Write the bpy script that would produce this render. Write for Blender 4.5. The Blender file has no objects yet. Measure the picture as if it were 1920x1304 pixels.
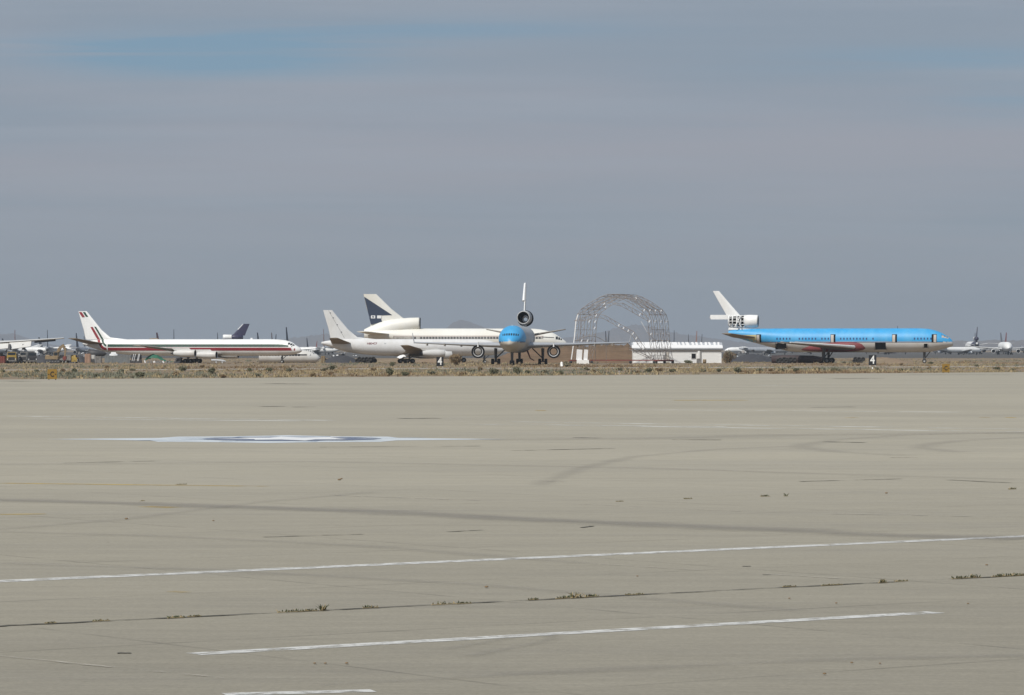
import bpy, math, random
import numpy as np
from mathutils import Vector, Matrix
random.seed(7)
rng = np.random.default_rng(7)
R = math.radians
scene = bpy.context.scene
col = scene.collection

# ---------------------------------------------------------------- camera
F = 7000.0          # focal length in photo pixels (1920 wide)
H = 3.5             # eye height
HY = 655.0          # horizon row
cam_d = bpy.data.cameras.new('camera')
cam_d.sensor_width = 36.0
cam_d.lens = 36.0 * F / 1920.0
cam_d.shift_y = (HY - 652.0) / 1920.0
cam_d.clip_start = 0.5
cam_d.clip_end = 120000.0
cam = bpy.data.objects.new('camera', cam_d)
cam.location = (0, 0, H)
cam.rotation_euler = (R(90), 0, 0)
col.objects.link(cam)
scene.camera = cam

# ---------------------------------------------------------------- light
SUN_EL, SUN_AZ = R(48), R(213)      # azimuth clockwise from +Y: behind the camera, to its left
world = bpy.data.worlds.new('World')
scene.world = world
world.use_nodes = True
wn, wl = world.node_tree.nodes, world.node_tree.links
wn.clear()


def wnode(t, **kw):
    n = wn.new(t)
    for k, v in kw.items():
        setattr(n, k, v)
    return n


def wmath(op, a, b=None, c=None, clamp=False):
    n = wn.new('ShaderNodeMath'); n.operation = op; n.use_clamp = clamp
    for i, v in enumerate((a, b, c)):
        if v is None:
            continue
        if isinstance(v, (int, float)):
            n.inputs[i].default_value = v
        else:
            wl.new(v, n.inputs[i])
    return n.outputs[0]


SKY_STR = 0.1
sky = wnode('ShaderNodeTexSky', sky_type='NISHITA', sun_disc=False, sun_elevation=SUN_EL, sun_rotation=SUN_AZ,
            altitude=850.0, air_density=1.0, dust_density=1.2, ozone_density=2.0)
tc = wnode('ShaderNodeTexCoord')
sep = wnode('ShaderNodeSeparateXYZ'); wl.new(tc.outputs['Generated'], sep.inputs[0])
zup = wmath('ADD', wmath('ABSOLUTE', sep.outputs[2]), 0.055)
cx = wmath('DIVIDE', sep.outputs[0], zup)
cy = wmath('DIVIDE', sep.outputs[1], zup)
comb = wnode('ShaderNodeCombineXYZ')
wl.new(cx, comb.inputs[0]); wl.new(cy, comb.inputs[1])


def wnoise(scale, sx, sy, detail, rough, off, dist=0.0):
    mp = wnode('ShaderNodeMapping'); mp.inputs['Scale'].default_value = (sx, sy, 1); mp.inputs['Location'].default_value = off
    wl.new(comb.outputs[0], mp.inputs[0])
    n = wnode('ShaderNodeTexNoise'); n.inputs['Scale'].default_value = scale; n.inputs['Detail'].default_value = detail
    n.inputs['Roughness'].default_value = rough; n.inputs['Distortion'].default_value = dist
    wl.new(mp.outputs[0], n.inputs['Vector'])
    return n.outputs[0]


def wmap(v, a, b, c, d):
    n = wnode('ShaderNodeMapRange'); n.interpolation_type = 'SMOOTHSTEP'
    for i, q in enumerate((a, b, c, d)):
        n.inputs[i + 1].default_value = q
    wl.new(v, n.inputs[0])
    return n.outputs[0]


def wmix(f, a, b):
    n = wnode('ShaderNodeMix'); n.data_type = 'RGBA'
    if isinstance(f, float): n.inputs[0].default_value = f
    else: wl.new(f, n.inputs[0])
    for i, v in ((6, a), (7, b)):
        if isinstance(v, tuple): n.inputs[i].default_value = (*[q / SKY_STR for q in v], 1)
        else: wl.new(v, n.inputs[i])
    return n.outputs[2]


n_big = wnoise(0.42, 0.55, 0.9, 4, 0.55, (1.7, 5.2, 0), 0.3)
n_mid = wnoise(1.1, 0.5, 1.1, 6, 0.58, (9.1, 2.4, 0), 0.5)
n_hole = wnoise(0.33, 0.55, 1.0, 6, 0.55, (3.9, 0.35, 0), 0.6)
veil = wmix(wmap(n_big, 0.38, 0.62, 0, 1), (0.256, 0.310, 0.380), (0.330, 0.340, 0.392))
veil = wmix(wmap(n_mid, 0.42, 0.7, 0, 0.45), veil, (0.345, 0.382, 0.445))
# haze near the horizon: the veil turns greyer and a little darker
veil = wmix(wmap(sep.outputs[2], 0.0, 0.06, 0.9, 0.0), veil, (0.262, 0.308, 0.360))
# open blue between the cloud sheets, only above the low haze
def opening(az, el, ra, re):
    a = wmath('DIVIDE', wmath('SUBTRACT', sep.outputs[0], az), ra); b = wmath('DIVIDE', wmath('SUBTRACT', sep.outputs[2], el), re)
    r2 = wmath('ADD', wmath('MULTIPLY', a, a), wmath('MULTIPLY', b, b))
    front = wmath('GREATER_THAN', sep.outputs[1], 0.0)
    return wmath('MULTIPLY', wmath('POWER', 2.718, wmath('MULTIPLY', r2, -1.0)), front)


gap = wmath('ADD', wmath('MULTIPLY', opening(-0.082, 0.0790, 0.042, 0.0055), 1.5), wmath('MULTIPLY', opening(0.115, 0.0770, 0.045, 0.0035), 0.55))
gap = wmath('ADD', gap, wmath('MULTIPLY', opening(-0.02, 0.0855, 0.05, 0.003), 0.6))
gap = wmath('ADD', gap, wmath('MULTIPLY', opening(0.132, 0.0655, 0.022, 0.004), 0.45))
n_tear = wnoise(2.2, 0.35, 1.6, 7, 0.62, (4.1, 7.7, 0), 0.8)
gap = wmath('MULTIPLY', gap, wmap(n_tear, 0.30, 0.62, 0.25, 1.15))
veil = wmix(wmap(n_tear, 0.42, 0.72, 0, 0.32), veil, (0.285, 0.330, 0.395))
far_gap = wmath('MULTIPLY', wmap(n_hole, 0.56, 0.68, 0, 0.85), wmap(sep.outputs[2], 0.10, 0.16, 0, 1))
hole = wmath('MAXIMUM', wmath('MINIMUM', wmath('MULTIPLY', gap, 1.1), 0.95), far_gap)
blue = wmix(0.85, sky.outputs[0], (0.15, 0.27, 0.395))
skyc = wmix(hole, veil, blue)
skyc = wmix(0.06, skyc, sky.outputs[0])
bg = wnode('ShaderNodeBackground'); bg.inputs['Strength'].default_value = SKY_STR
wl.new(skyc, bg.inputs['Color'])
wout = wnode('ShaderNodeOutputWorld'); wl.new(bg.outputs[0], wout.inputs['Surface'])

sun_d = bpy.data.lights.new('sun', 'SUN')
sun_d.energy = 4.0
sun_d.angle = R(0.9)
sun_d.color = (1.0, 0.955, 0.88)
sun = bpy.data.objects.new('sun', sun_d)
sd = Vector((math.sin(SUN_AZ) * math.cos(SUN_EL), math.cos(SUN_AZ) * math.cos(SUN_EL), math.sin(SUN_EL)))
sun.rotation_euler = sd.to_track_quat('Z', 'Y').to_euler()
sun.location = (-60, -60, 90)
col.objects.link(sun)
scene.view_settings.view_transform = 'Standard'
scene.view_settings.look = 'None'
scene.view_settings.gamma = 1.0
scene.view_settings.exposure = 0.0
scene.view_settings.use_curve_mapping = False
scene.render.engine = 'CYCLES'
scene.cycles.use_denoising = True
scene.cycles.max_bounces = 6
scene.cycles.volume_bounces = 1
scene.cycles.transparent_max_bounces = 12


# ---------------------------------------------------------------- helpers
def P(px, py, Y):
    return Vector(((px - 960.0) * Y / F, Y, H - (py - HY) * Y / F))


def G(px, py):
    Y = F * H / (py - HY)
    return Vector(((px - 960.0) * Y / F, Y, 0.0))


def XP(px, Y):
    return (px - 960.0) * Y / F


MATS = {}


def mat(name, c, rough=0.6, var=0.12, scale=1.0, metal=0.0, dirt=None, dirt_amt=0.35, dirt_scale=0.35, stretch=(1, 1, 1), spec=0.5, bump=0.0):
    """Principled material with two layers of noise: a fine tonal one and patchy dirt."""
    if name in MATS:
        return MATS[name]
    m = bpy.data.materials.new(name); m.use_nodes = True
    nt = m.node_tree; nd, lk = nt.nodes, nt.links
    b = nd['Principled BSDF']
    t = nd.new('ShaderNodeTexCoord')
    mp = nd.new('ShaderNodeMapping'); mp.inputs['Scale'].default_value = stretch
    lk.new(t.outputs['Object'], mp.inputs[0])
    n1 = nd.new('ShaderNodeTexNoise'); n1.inputs['Scale'].default_value = scale; n1.inputs['Detail'].default_value = 6
    n1.inputs['Roughness'].default_value = 0.65
    lk.new(mp.outputs[0], n1.inputs['Vector'])
    r1 = nd.new('ShaderNodeMapRange'); r1.inputs[1].default_value = 0.3; r1.inputs[2].default_value = 0.7
    r1.inputs[3].default_value = 1 - var; r1.inputs[4].default_value = 1 + var
    lk.new(n1.outputs[0], r1.inputs[0])
    mul = nd.new('ShaderNodeVectorMath'); mul.operation = 'SCALE'; mul.inputs[0].default_value = c
    lk.new(r1.outputs[0], mul.inputs['Scale'])
    out = mul.outputs[0]
    if dirt:
        n2 = nd.new('ShaderNodeTexNoise'); n2.inputs['Scale'].default_value = dirt_scale; n2.inputs['Detail'].default_value = 5
        n2.inputs['Roughness'].default_value = 0.6
        lk.new(mp.outputs[0], n2.inputs['Vector'])
        r2 = nd.new('ShaderNodeMapRange'); r2.inputs[1].default_value = 0.45; r2.inputs[2].default_value = 0.72
        r2.inputs[3].default_value = 0; r2.inputs[4].default_value = dirt_amt
        lk.new(n2.outputs[0], r2.inputs[0])
        mx = nd.new('ShaderNodeMix'); mx.data_type = 'RGBA'
        lk.new(r2.outputs[0], mx.inputs[0]); lk.new(out, mx.inputs[6]); mx.inputs[7].default_value = (*dirt, 1)
        out = mx.outputs[2]
    lk.new(out, b.inputs['Base Color'])
    b.inputs['Roughness'].default_value = rough
    b.inputs['Metallic'].default_value = metal
    b.inputs['Specular IOR Level'].default_value = spec
    if bump:
        bp = nd.new('ShaderNodeBump'); bp.inputs['Strength'].default_value = bump; bp.inputs['Distance'].default_value = 0.05
        lk.new(n1.outputs[0], bp.inputs['Height']); lk.new(bp.outputs[0], b.inputs['Normal'])
    MATS[name] = m
    return m


class MB:
    """Collects polygons; build() links them as one mesh object."""
    def __init__(s):
        s.v, s.f, s.m, s.sm = [], [], [], []

    def add(s, vs, fs, mi=0, smooth=False):
        o = len(s.v)
        s.v += [tuple(v) for v in vs]
        for f in fs:
            s.f.append([o + i for i in f]); s.m.append(mi); s.sm.append(smooth)
        return s

    def box(s, c, d, mi=0, rot=None, taper=1.0):
        """box centred at c, size d; taper shrinks the top face"""
        c = Vector(c); vs = []
        for z in (-.5, .5):
            k = taper if z > 0 else 1.0
            for x, y in ((-.5, -.5), (.5, -.5), (.5, .5), (-.5, .5)):
                p = Vector((x * d[0] * k, y * d[1] * k, z * d[2]))
                if rot is not None: p = rot @ p
                vs.append(c + p)
        return s.add(vs, [(3, 2, 1, 0), (4, 5, 6, 7), (0, 1, 5, 4), (1, 2, 6, 5), (2, 3, 7, 6), (3, 0, 4, 7)], mi)

    def tube(s, a, b, r0, r1=None, n=8, mi=0, cap=True, smooth=True):
        a, b = Vector(a), Vector(b); r1 = r0 if r1 is None else r1
        d = (b - a)
        if d.length < 1e-6: return s
        q = d.to_track_quat('Z', 'Y').to_matrix()
        vs = []
        for p, r in ((a, r0), (b, r1)):
            for i in range(n):
                t = 2 * math.pi * i / n
                vs.append(p + q @ Vector((math.cos(t) * r, math.sin(t) * r, 0)))
        fs = [(i, (i + 1) % n, n + (i + 1) % n, n + i) for i in range(n)]
        s.add(vs, fs, mi, smooth)
        if cap:
            s.add(vs[:n], [tuple(range(n - 1, -1, -1))], mi); s.add(vs[n:], [tuple(range(n))], mi)
        return s

    def lathe(s, prof, n=24, origin=(0, 0, 0), axis='X', mi=0, smooth=True, mis=None):
        """revolve (a, r) pairs about an axis through origin"""
        o = Vector(origin); vs = []
        for a, r in prof:
            for i in range(n):
                t = 2 * math.pi * i / n
                c, q = math.cos(t) * r, math.sin(t) * r
                vs.append(o + (Vector((a, c, q)) if axis == 'X' else Vector((c, a, q)) if axis == 'Y' else Vector((c, q, a))))
        for k in range(len(prof) - 1):
            fs = [(k * n + i, k * n + (i + 1) % n, (k + 1) * n + (i + 1) % n, (k + 1) * n + i) for i in range(n)]
            off = len(s.v)
            s.add([], [], 0)
            for f in fs:
                s.f.append([off + i for i in f]); s.m.append(mis[k] if mis else mi); s.sm.append(smooth)
        s.v += [tuple(v) for v in vs]
        return s

    def build(s, name, mats, parent=None, loc=None, rz=None):
        me = bpy.data.meshes.new(name)
        me.from_pydata(s.v, [], s.f)
        for m in (mats if isinstance(mats, (list, tuple)) else [mats]):
            me.materials.append(m)
        me.polygons.foreach_set('material_index', s.m)
        me.polygons.foreach_set('use_smooth', s.sm)
        me.update()
        o = bpy.data.objects.new(name, me)
        col.objects.link(o)
        if parent is not None: o.parent = parent
        if loc is not None: o.location = loc
        if rz is not None: o.rotation_euler.z = rz
        return o


def tag(o, label=None, cat=None, group=None, kind=None):
    for k, v in (('label', label), ('category', cat), ('group', group), ('kind', kind)):
        if v: o[k] = v
    return o


def thing(name, label, cat, loc=(0, 0, 0), rz=0.0, group=None):
    o = bpy.data.objects.new(name, None)
    o.empty_display_size = 0.5
    o.location = loc; o.rotation_euler.z = rz
    col.objects.link(o)
    return tag(o, label, cat, group)


def copy_tree(o, parent=None):
    c = o.copy(); col.objects.link(c)
    if parent is not None: c.parent = parent
    for ch in list(o.children):
        copy_tree(ch, c)
    return c


def pchip(xs, ys):
    xs, ys = np.array(xs, float), np.array(ys, float)
    h = np.diff(xs); d = np.diff(ys) / h
    m = np.zeros(len(xs)); m[0], m[-1] = d[0], d[-1]
    for i in range(1, len(xs) - 1):
        if d[i - 1] * d[i] > 0:
            w1, w2 = 2 * h[i] + h[i - 1], h[i] + 2 * h[i - 1]
            m[i] = (w1 + w2) / (w1 / d[i - 1] + w2 / d[i])

    def f(x):
        x = min(max(x, xs[0]), xs[-1])
        i = min(int(np.searchsorted(xs, x, 'right')) - 1, len(xs) - 2); i = max(i, 0)
        t = (x - xs[i]) / h[i]
        return float((1 + 2 * t) * (1 - t) ** 2 * ys[i] + t * (1 - t) ** 2 * h[i] * m[i] + t * t * (3 - 2 * t) * ys[i + 1] + t * t * (t - 1) * h[i] * m[i + 1])
    return f


def text_mesh(name, body, size, m, parent, loc, rot, extrude=0.01, bold=0.0, xscale=1.0):
    cu = bpy.data.curves.new(name, 'FONT'); cu.body = body; cu.size = size
    cu.align_x = 'CENTER'; cu.align_y = 'CENTER'; cu.extrude = extrude; cu.offset = bold
    tmp = bpy.data.objects.new(name + '_tmp', cu); col.objects.link(tmp)
    dg = bpy.context.evaluated_depsgraph_get(); dg.update()
    me = bpy.data.meshes.new_from_object(tmp.evaluated_get(dg))
    bpy.data.objects.remove(tmp)
    me.materials.clear(); me.materials.append(m)
    o = bpy.data.objects.new(name, me); col.objects.link(o)
    o.parent = parent; o.location = loc; o.rotation_euler = rot; o.scale = (xscale, 1, 1)
    return o


# ---------------------------------------------------------------- materials
DUST = (0.42, 0.36, 0.27)
M_white = mat('aircraft_white', (0.80, 0.81, 0.81), 0.42, 0.05, 0.6, dirt=DUST, dirt_amt=0.22, stretch=(1, 1, .35))
M_whitegrey = mat('aircraft_grey_white', (0.60, 0.60, 0.59), 0.45, 0.06, 0.5, dirt=DUST, dirt_amt=0.3, stretch=(1, 1, .35))
M_cream = mat('aircraft_cream', (0.76, 0.755, 0.71), 0.45, 0.05, 0.4, dirt=(0.62, 0.57, 0.44), dirt_amt=0.4, dirt_scale=0.2, stretch=(1, 1, .4))
M_alu = mat('bare_aluminium', (0.50, 0.52, 0.55), 0.42, 0.10, 0.7, metal=0.55)
M_wing = mat('wing_grey', (0.46, 0.47, 0.48), 0.5, 0.08, 0.5, dirt=DUST, dirt_amt=0.3)
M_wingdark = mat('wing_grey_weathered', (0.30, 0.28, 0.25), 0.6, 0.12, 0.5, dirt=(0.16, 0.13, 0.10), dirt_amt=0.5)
M_blue = mat('airline_blue', (0.040, 0.33, 0.66), 0.5, 0.09, 0.6, dirt=(0.12, 0.40, 0.64), dirt_amt=0.6, dirt_scale=0.4, stretch=(1, 1, .25))
M_navy = mat('navy_paint', (0.012, 0.05, 0.17), 0.45, 0.1, 1.0)
M_fin_navy = mat('slate_navy_paint', (0.035, 0.05, 0.085), 0.45, 0.1, 1.0)
M_purple = mat('purple_paint', (0.028, 0.024, 0.065), 0.45, 0.15, 0.7)
M_red = mat('red_paint', (0.24, 0.022, 0.032), 0.45, 0.12, 1.0)
M_green = mat('green_paint', (0.012, 0.055, 0.036), 0.45, 0.12, 1.0)
M_redprimer = mat('red_primer', (0.20, 0.04, 0.045), 0.6, 0.2, 0.6, dirt=(0.12, 0.07, 0.06), dirt_amt=0.55, dirt_scale=0.5)
M_primer = mat('tan_green_primer', (0.50, 0.48, 0.27), 0.6, 0.1, 0.9, dirt=(0.55, 0.38, 0.2), dirt_amt=0.7)
M_tan = mat('tan_panel', (0.48, 0.44, 0.40), 0.6, 0.1, 1.0)
M_black = mat('black_void', (0.012, 0.012, 0.014), 0.9, 0.2, 1.0, spec=0.1)
M_glass = mat('cockpit_glass', (0.02, 0.025, 0.03), 0.12, 0.1, 1.0)
M_rubber = mat('tyre_rubber', (0.022, 0.022, 0.023), 0.85, 0.2, 2.0, dirt=(0.12, 0.10, 0.08), dirt_amt=0.35)
M_hub = mat('wheel_hub', (0.35, 0.35, 0.35), 0.5, 0.1, 2.0)
M_gear = mat('gear_steel', (0.10, 0.10, 0.105), 0.55, 0.2, 1.5)
M_rust = mat('rusty_red_steel', (0.20, 0.045, 0.035), 0.75, 0.25, 1.2, dirt=(0.09, 0.05, 0.04), dirt_amt=0.6)
M_dark = mat('dark_steel', (0.045, 0.045, 0.05), 0.6, 0.25, 1.2)
M_galv = mat('galvanised_tube', (0.30, 0.28, 0.27), 0.55, 0.25, 0.8, metal=0.2, dirt=(0.20, 0.12, 0.08), dirt_amt=0.8, dirt_scale=.6)
M_tin = mat('pale_tin', (0.78, 0.79, 0.80), 0.4, 0.08, 1.0)
M_yellow = mat('machine_yellow', (0.34, 0.23, 0.045), 0.6, 0.2, 1.0, dirt=(0.2, 0.14, 0.07), dirt_amt=0.5)
M_tanmachine = mat('dusty_tan_machine', (0.24, 0.175, 0.10), 0.7, 0.2, 1.0, dirt=(0.15, 0.11, 0.07), dirt_amt=0.5)
M_amber = mat('amber_sign_face', (0.25, 0.145, 0.02), 0.6, 0.12, 2.0)
M_signblack = mat('sign_black', (0.012, 0.012, 0.014), 0.5, 0.2, 2.0)
M_signwhite = mat('sign_white', (0.80, 0.80, 0.78), 0.5, 0.05, 2.0)
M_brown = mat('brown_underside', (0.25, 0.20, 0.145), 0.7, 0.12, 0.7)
M_greytin = mat('grey_corrugated', (0.16, 0.175, 0.18), 0.6, 0.2, 1.0, dirt=(0.2, 0.14, 0.1), dirt_amt=0.4)
M_tarp = mat('green_tarpaulin', (0.025, 0.13, 0.08), 0.7, 0.2, 0.9)
M_orange = mat('faded_orange_box', (0.33, 0.21, 0.15), 0.7, 0.15, 1.0)
M_scrap = mat('mixed_scrap_metal', (0.22, 0.21, 0.20), 0.55, 0.45, 2.2, metal=0.2)


# ================================================================ setting
def ground_material(name, c1, c2, c3, s1, s2, stretch=(1, 1, 1), rough=0.9, fine=0.10, bump=0.0, slabs=False):
    m = bpy.data.materials.new(name); m.use_nodes = True
    nd, lk = m.node_tree.nodes, m.node_tree.links
    b = nd['Principled BSDF']; b.inputs['Roughness'].default_value = rough; b.inputs['Specular IOR Level'].default_value = 0.25
    t = nd.new('ShaderNodeTexCoord'); mp = nd.new('ShaderNodeMapping'); mp.inputs['Scale'].default_value = stretch
    mp.inputs['Rotation'].default_value = (0, 0, R(37))
    lk.new(t.outputs['Object'], mp.inputs[0])

    def noise(s, d, r=0.6):
        n = nd.new('ShaderNodeTexNoise'); n.inputs['Scale'].default_value = s; n.inputs['Detail'].default_value = d; n.inputs['Roughness'].default_value = r
        lk.new(mp.outputs[0], n.inputs['Vector']); return n.outputs[0]

    def rng_(v, a, b_, c, d):
        n = nd.new('ShaderNodeMapRange')
        for i, q in enumerate((a, b_, c, d)): n.inputs[i + 1].default_value = q
        lk.new(v, n.inputs[0]); return n.outputs[0]

    def mix(f, a, b_):
        n = nd.new('ShaderNodeMix'); n.data_type = 'RGBA'; lk.new(f, n.inputs[0])
        for i, v in ((6, a), (7, b_)):
            if isinstance(v, tuple): n.inputs[i].default_value = (*v, 1)
            else: lk.new(v, n.inputs[i])
        return n.outputs[2]
    c = mix(rng_(noise(s1, 5), 0.38, 0.62, 0, 1), c1, c2)
    c = mix(rng_(noise(s2, 6, 0.7), 0.5, 0.75, 0, 0.7), c, c3)
    fn = noise(3.0, 8, 0.75)
    if slabs:      # brightness gradient put into base colour: darker near the camera, paler towards the grass; each slab a touch different
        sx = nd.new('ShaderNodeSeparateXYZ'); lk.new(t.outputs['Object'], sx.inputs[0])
        distance_tone = rng_(sx.outputs[1], 38.0, 110.0, 0.80, 1.08)
        m2 = nd.new('ShaderNodeMapping'); m2.inputs['Rotation'].default_value = (0, 0, R(-36.3)); m2.inputs['Scale'].default_value = (1 / 7.6, 1 / 7.6, 1)
        lk.new(t.outputs['Object'], m2.inputs[0])
        wn_ = nd.new('ShaderNodeVectorMath'); wn_.operation = 'FLOOR'; lk.new(m2.outputs[0], wn_.inputs[0])
        w2 = nd.new('ShaderNodeTexWhiteNoise'); w2.noise_dimensions = '2D'; lk.new(wn_.outputs[0], w2.inputs['Vector'])
        n3 = nd.new('ShaderNodeTexNoise'); n3.inputs['Scale'].default_value = 1.0; n3.inputs['Detail'].default_value = 6; n3.inputs['Roughness'].default_value = .7
        m3 = nd.new('ShaderNodeMapping'); m3.inputs['Scale'].default_value = (0.05, 1.1, 1); m3.inputs['Rotation'].default_value = (0, 0, R(4)); lk.new(t.outputs['Object'], m3.inputs[0]); lk.new(m3.outputs[0], n3.inputs['Vector'])
        k1 = nd.new('ShaderNodeMath'); k1.operation = 'MULTIPLY'; lk.new(distance_tone, k1.inputs[0]); lk.new(rng_(w2.outputs[0], 0, 1, .975, 1.025), k1.inputs[1])
        # slab joints on a 7.6 m grid, filled and mostly flush: only short lengths show
        fr_ = nd.new('ShaderNodeVectorMath'); fr_.operation = 'FRACTION'; lk.new(m2.outputs[0], fr_.inputs[0])
        sf = nd.new('ShaderNodeSeparateXYZ'); lk.new(fr_.outputs[0], sf.inputs[0])

        def near_edge(v):
            a1 = nd.new('ShaderNodeMath'); a1.operation = 'PINGPONG'; a1.inputs[1].default_value = .5; lk.new(v, a1.inputs[0])
            a2 = nd.new('ShaderNodeMath'); a2.operation = 'LESS_THAN'; a2.inputs[1].default_value = .0055; lk.new(a1.outputs[0], a2.inputs[0]); return a2.outputs[0]
        jm = nd.new('ShaderNodeMath'); jm.operation = 'MAXIMUM'; lk.new(near_edge(sf.outputs[0]), jm.inputs[0]); lk.new(near_edge(sf.outputs[1]), jm.inputs[1])
        jb = nd.new('ShaderNodeMath'); jb.operation = 'MULTIPLY'; lk.new(jm.outputs[0], jb.inputs[0]); lk.new(rng_(noise(.5, 5), .42, .62, .05, .30), jb.inputs[1])
        # pitting and short dark scuffs
        m4 = nd.new('ShaderNodeMapping'); m4.inputs['Scale'].default_value = (.55, 2.4, 1); lk.new(t.outputs['Object'], m4.inputs[0])
        n4 = nd.new('ShaderNodeTexNoise'); n4.inputs['Scale'].default_value = 1.1; n4.inputs['Detail'].default_value = 9; n4.inputs['Roughness'].default_value = .8; lk.new(m4.outputs[0], n4.inputs['Vector'])
        jc = nd.new('ShaderNodeMath'); jc.operation = 'MAXIMUM'; lk.new(jb.outputs[0], jc.inputs[0]); lk.new(rng_(n4.outputs[0], .66, .80, 0, .35), jc.inputs[1]); jc.use_clamp = True
        n5 = nd.new('ShaderNodeTexNoise'); n5.inputs['Scale'].default_value = 22; n5.inputs['Detail'].default_value = 3; lk.new(t.outputs['Object'], n5.inputs['Vector'])
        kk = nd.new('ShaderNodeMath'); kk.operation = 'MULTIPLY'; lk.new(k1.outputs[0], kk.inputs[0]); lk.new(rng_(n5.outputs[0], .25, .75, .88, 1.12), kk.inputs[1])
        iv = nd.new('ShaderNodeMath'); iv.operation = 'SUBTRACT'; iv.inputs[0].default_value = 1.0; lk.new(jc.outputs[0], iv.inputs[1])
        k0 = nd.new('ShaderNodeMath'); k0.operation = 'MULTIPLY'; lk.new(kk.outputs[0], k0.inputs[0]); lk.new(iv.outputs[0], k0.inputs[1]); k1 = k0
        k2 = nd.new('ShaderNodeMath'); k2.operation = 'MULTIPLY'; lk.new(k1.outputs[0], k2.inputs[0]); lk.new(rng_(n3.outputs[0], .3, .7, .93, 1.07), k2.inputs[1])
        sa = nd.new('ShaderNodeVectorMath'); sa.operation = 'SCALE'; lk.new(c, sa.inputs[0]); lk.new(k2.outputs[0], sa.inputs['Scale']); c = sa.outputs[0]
    sc = nd.new('ShaderNodeVectorMath'); sc.operation = 'SCALE'
    lk.new(c, sc.inputs[0]); lk.new(rng_(fn, 0.3, 0.7, 1 - fine, 1 + fine), sc.inputs['Scale'])
    lk.new(sc.outputs[0], b.inputs['Base Color'])
    if bump:
        bp = nd.new('ShaderNodeBump'); bp.inputs['Strength'].default_value = bump; bp.inputs['Distance'].default_value = 0.02
        lk.new(fn, bp.inputs['Height']); lk.new(bp.outputs[0], b.inputs['Normal'])
    return m


M_desert = ground_material('desert_dirt', (0.235, 0.17, 0.115), (0.18, 0.148, 0.10), (0.30, 0.236, 0.163), 0.03, 0.14, (1, 1, 1), 0.9, 0.2)
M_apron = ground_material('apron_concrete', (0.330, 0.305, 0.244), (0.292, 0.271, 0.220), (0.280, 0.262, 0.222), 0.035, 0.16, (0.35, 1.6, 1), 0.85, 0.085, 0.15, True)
M_strip = ground_material('pale_taxiway', (0.36, 0.34, 0.30), (0.30, 0.27, 0.22), (0.26, 0.22, 0.17), 0.03, 0.2)
M_ramp = ground_material('far_asphalt', (0.075, 0.075, 0.075), (0.095, 0.09, 0.085), (0.12, 0.11, 0.10), 0.004, 0.02)
M_rock = ground_material('desert_rock', (0.16, 0.13, 0.11), (0.12, 0.10, 0.09), (0.2, 0.165, 0.135), 0.0008, 0.004)
M_berm = ground_material('berm_earth', (0.165, 0.11, 0.072), (0.12, 0.084, 0.056), (0.11, 0.088, 0.054), 0.25, 0.9, (0.12, 0.12, 2.6), 0.95, 0.25)

g = MB(); g.add([(-10500, -450, 0), (10500, -450, 0), (10500, 23300, 0), (-10500, 23300, 0)], [(0, 1, 2, 3)])
ground = tag(g.build('ground', M_desert), kind='structure')

E0, E1 = G(0, 712.5), G(1920, 698.5)
ED = E1 - E0


def edge(t):
    return E0 + ED * t


pts = []
for i in range(261):
    t = -4 + 8 * i / 260
    p = edge(t)
    w = (math.sin(i * 1.7) + math.sin(i * 0.63 + 1)) * 0.9 + rng.normal() * 0.7
    pts.append((p.x, p.y + w, 0.02))
pts += [(1500, -300, 0.02), (-700, -300, 0.02)]
g = MB(); g.add(pts, [tuple(range(len(pts) - 1, -1, -1))])
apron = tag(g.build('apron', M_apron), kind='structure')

s0, s1 = G(0, 695.2), G(1920, 688.3)
sdv = s1 - s0
g = MB()
a_, b_ = s0 - sdv * 2, s0 + sdv * 3
g.add([(a_.x, a_.y, .012), (b_.x, b_.y, .012), (b_.x, b_.y + 30, .012), (a_.x, a_.y + 30, .012)], [(0, 1, 2, 3)])
strip = tag(g.build('taxiway', M_strip), kind='structure')
g = MB(); g.add([(-3000, 1450, .02), (3000, 1450, .02), (5000, 4200, .02), (-5000, 4200, .02)], [(0, 1, 2, 3)])
tag(g.build('far_ramp', M_ramp), kind='structure')


# ---- painted markings, joints and tyre marks lie on the apron as sheets 4 mm apart
def worn_mat(name, c, lo, hi, scale, stretch=(1, 1, 1), rough=0.7):
    m = bpy.data.materials.new(name); m.use_nodes = True
    nd, lk = m.node_tree.nodes, m.node_tree.links
    b = nd['Principled BSDF']; b.inputs['Roughness'].default_value = rough; b.inputs['Base Color'].default_value = (*c, 1)
    b.inputs['Specular IOR Level'].default_value = 0.25
    t = nd.new('ShaderNodeTexCoord'); mp = nd.new('ShaderNodeMapping'); mp.inputs['Scale'].default_value = stretch
    mp.inputs['Rotation'].default_value = (0, 0, R(37))
    n = nd.new('ShaderNodeTexNoise'); n.inputs['Scale'].default_value = scale; n.inputs['Detail'].default_value = 7; n.inputs['Roughness'].default_value = 0.7
    lk.new(t.outputs['Object'], mp.inputs[0]); lk.new(mp.outputs[0], n.inputs['Vector'])
    mr = nd.new('ShaderNodeMapRange'); mr.inputs[1].default_value = lo; mr.inputs[2].default_value = hi
    lk.new(n.outputs[0], mr.inputs[0])
    tr = nd.new('ShaderNodeBsdfTransparent'); mx = nd.new('ShaderNodeMixShader')
    lk.new(mr.outputs[0], mx.inputs[0]); lk.new(tr.outputs[0], mx.inputs[1]); lk.new(b.outputs[0], mx.inputs[2])
    lk.new(mx.outputs[0], nd['Material Output'].inputs['Surface'])
    return m


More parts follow.
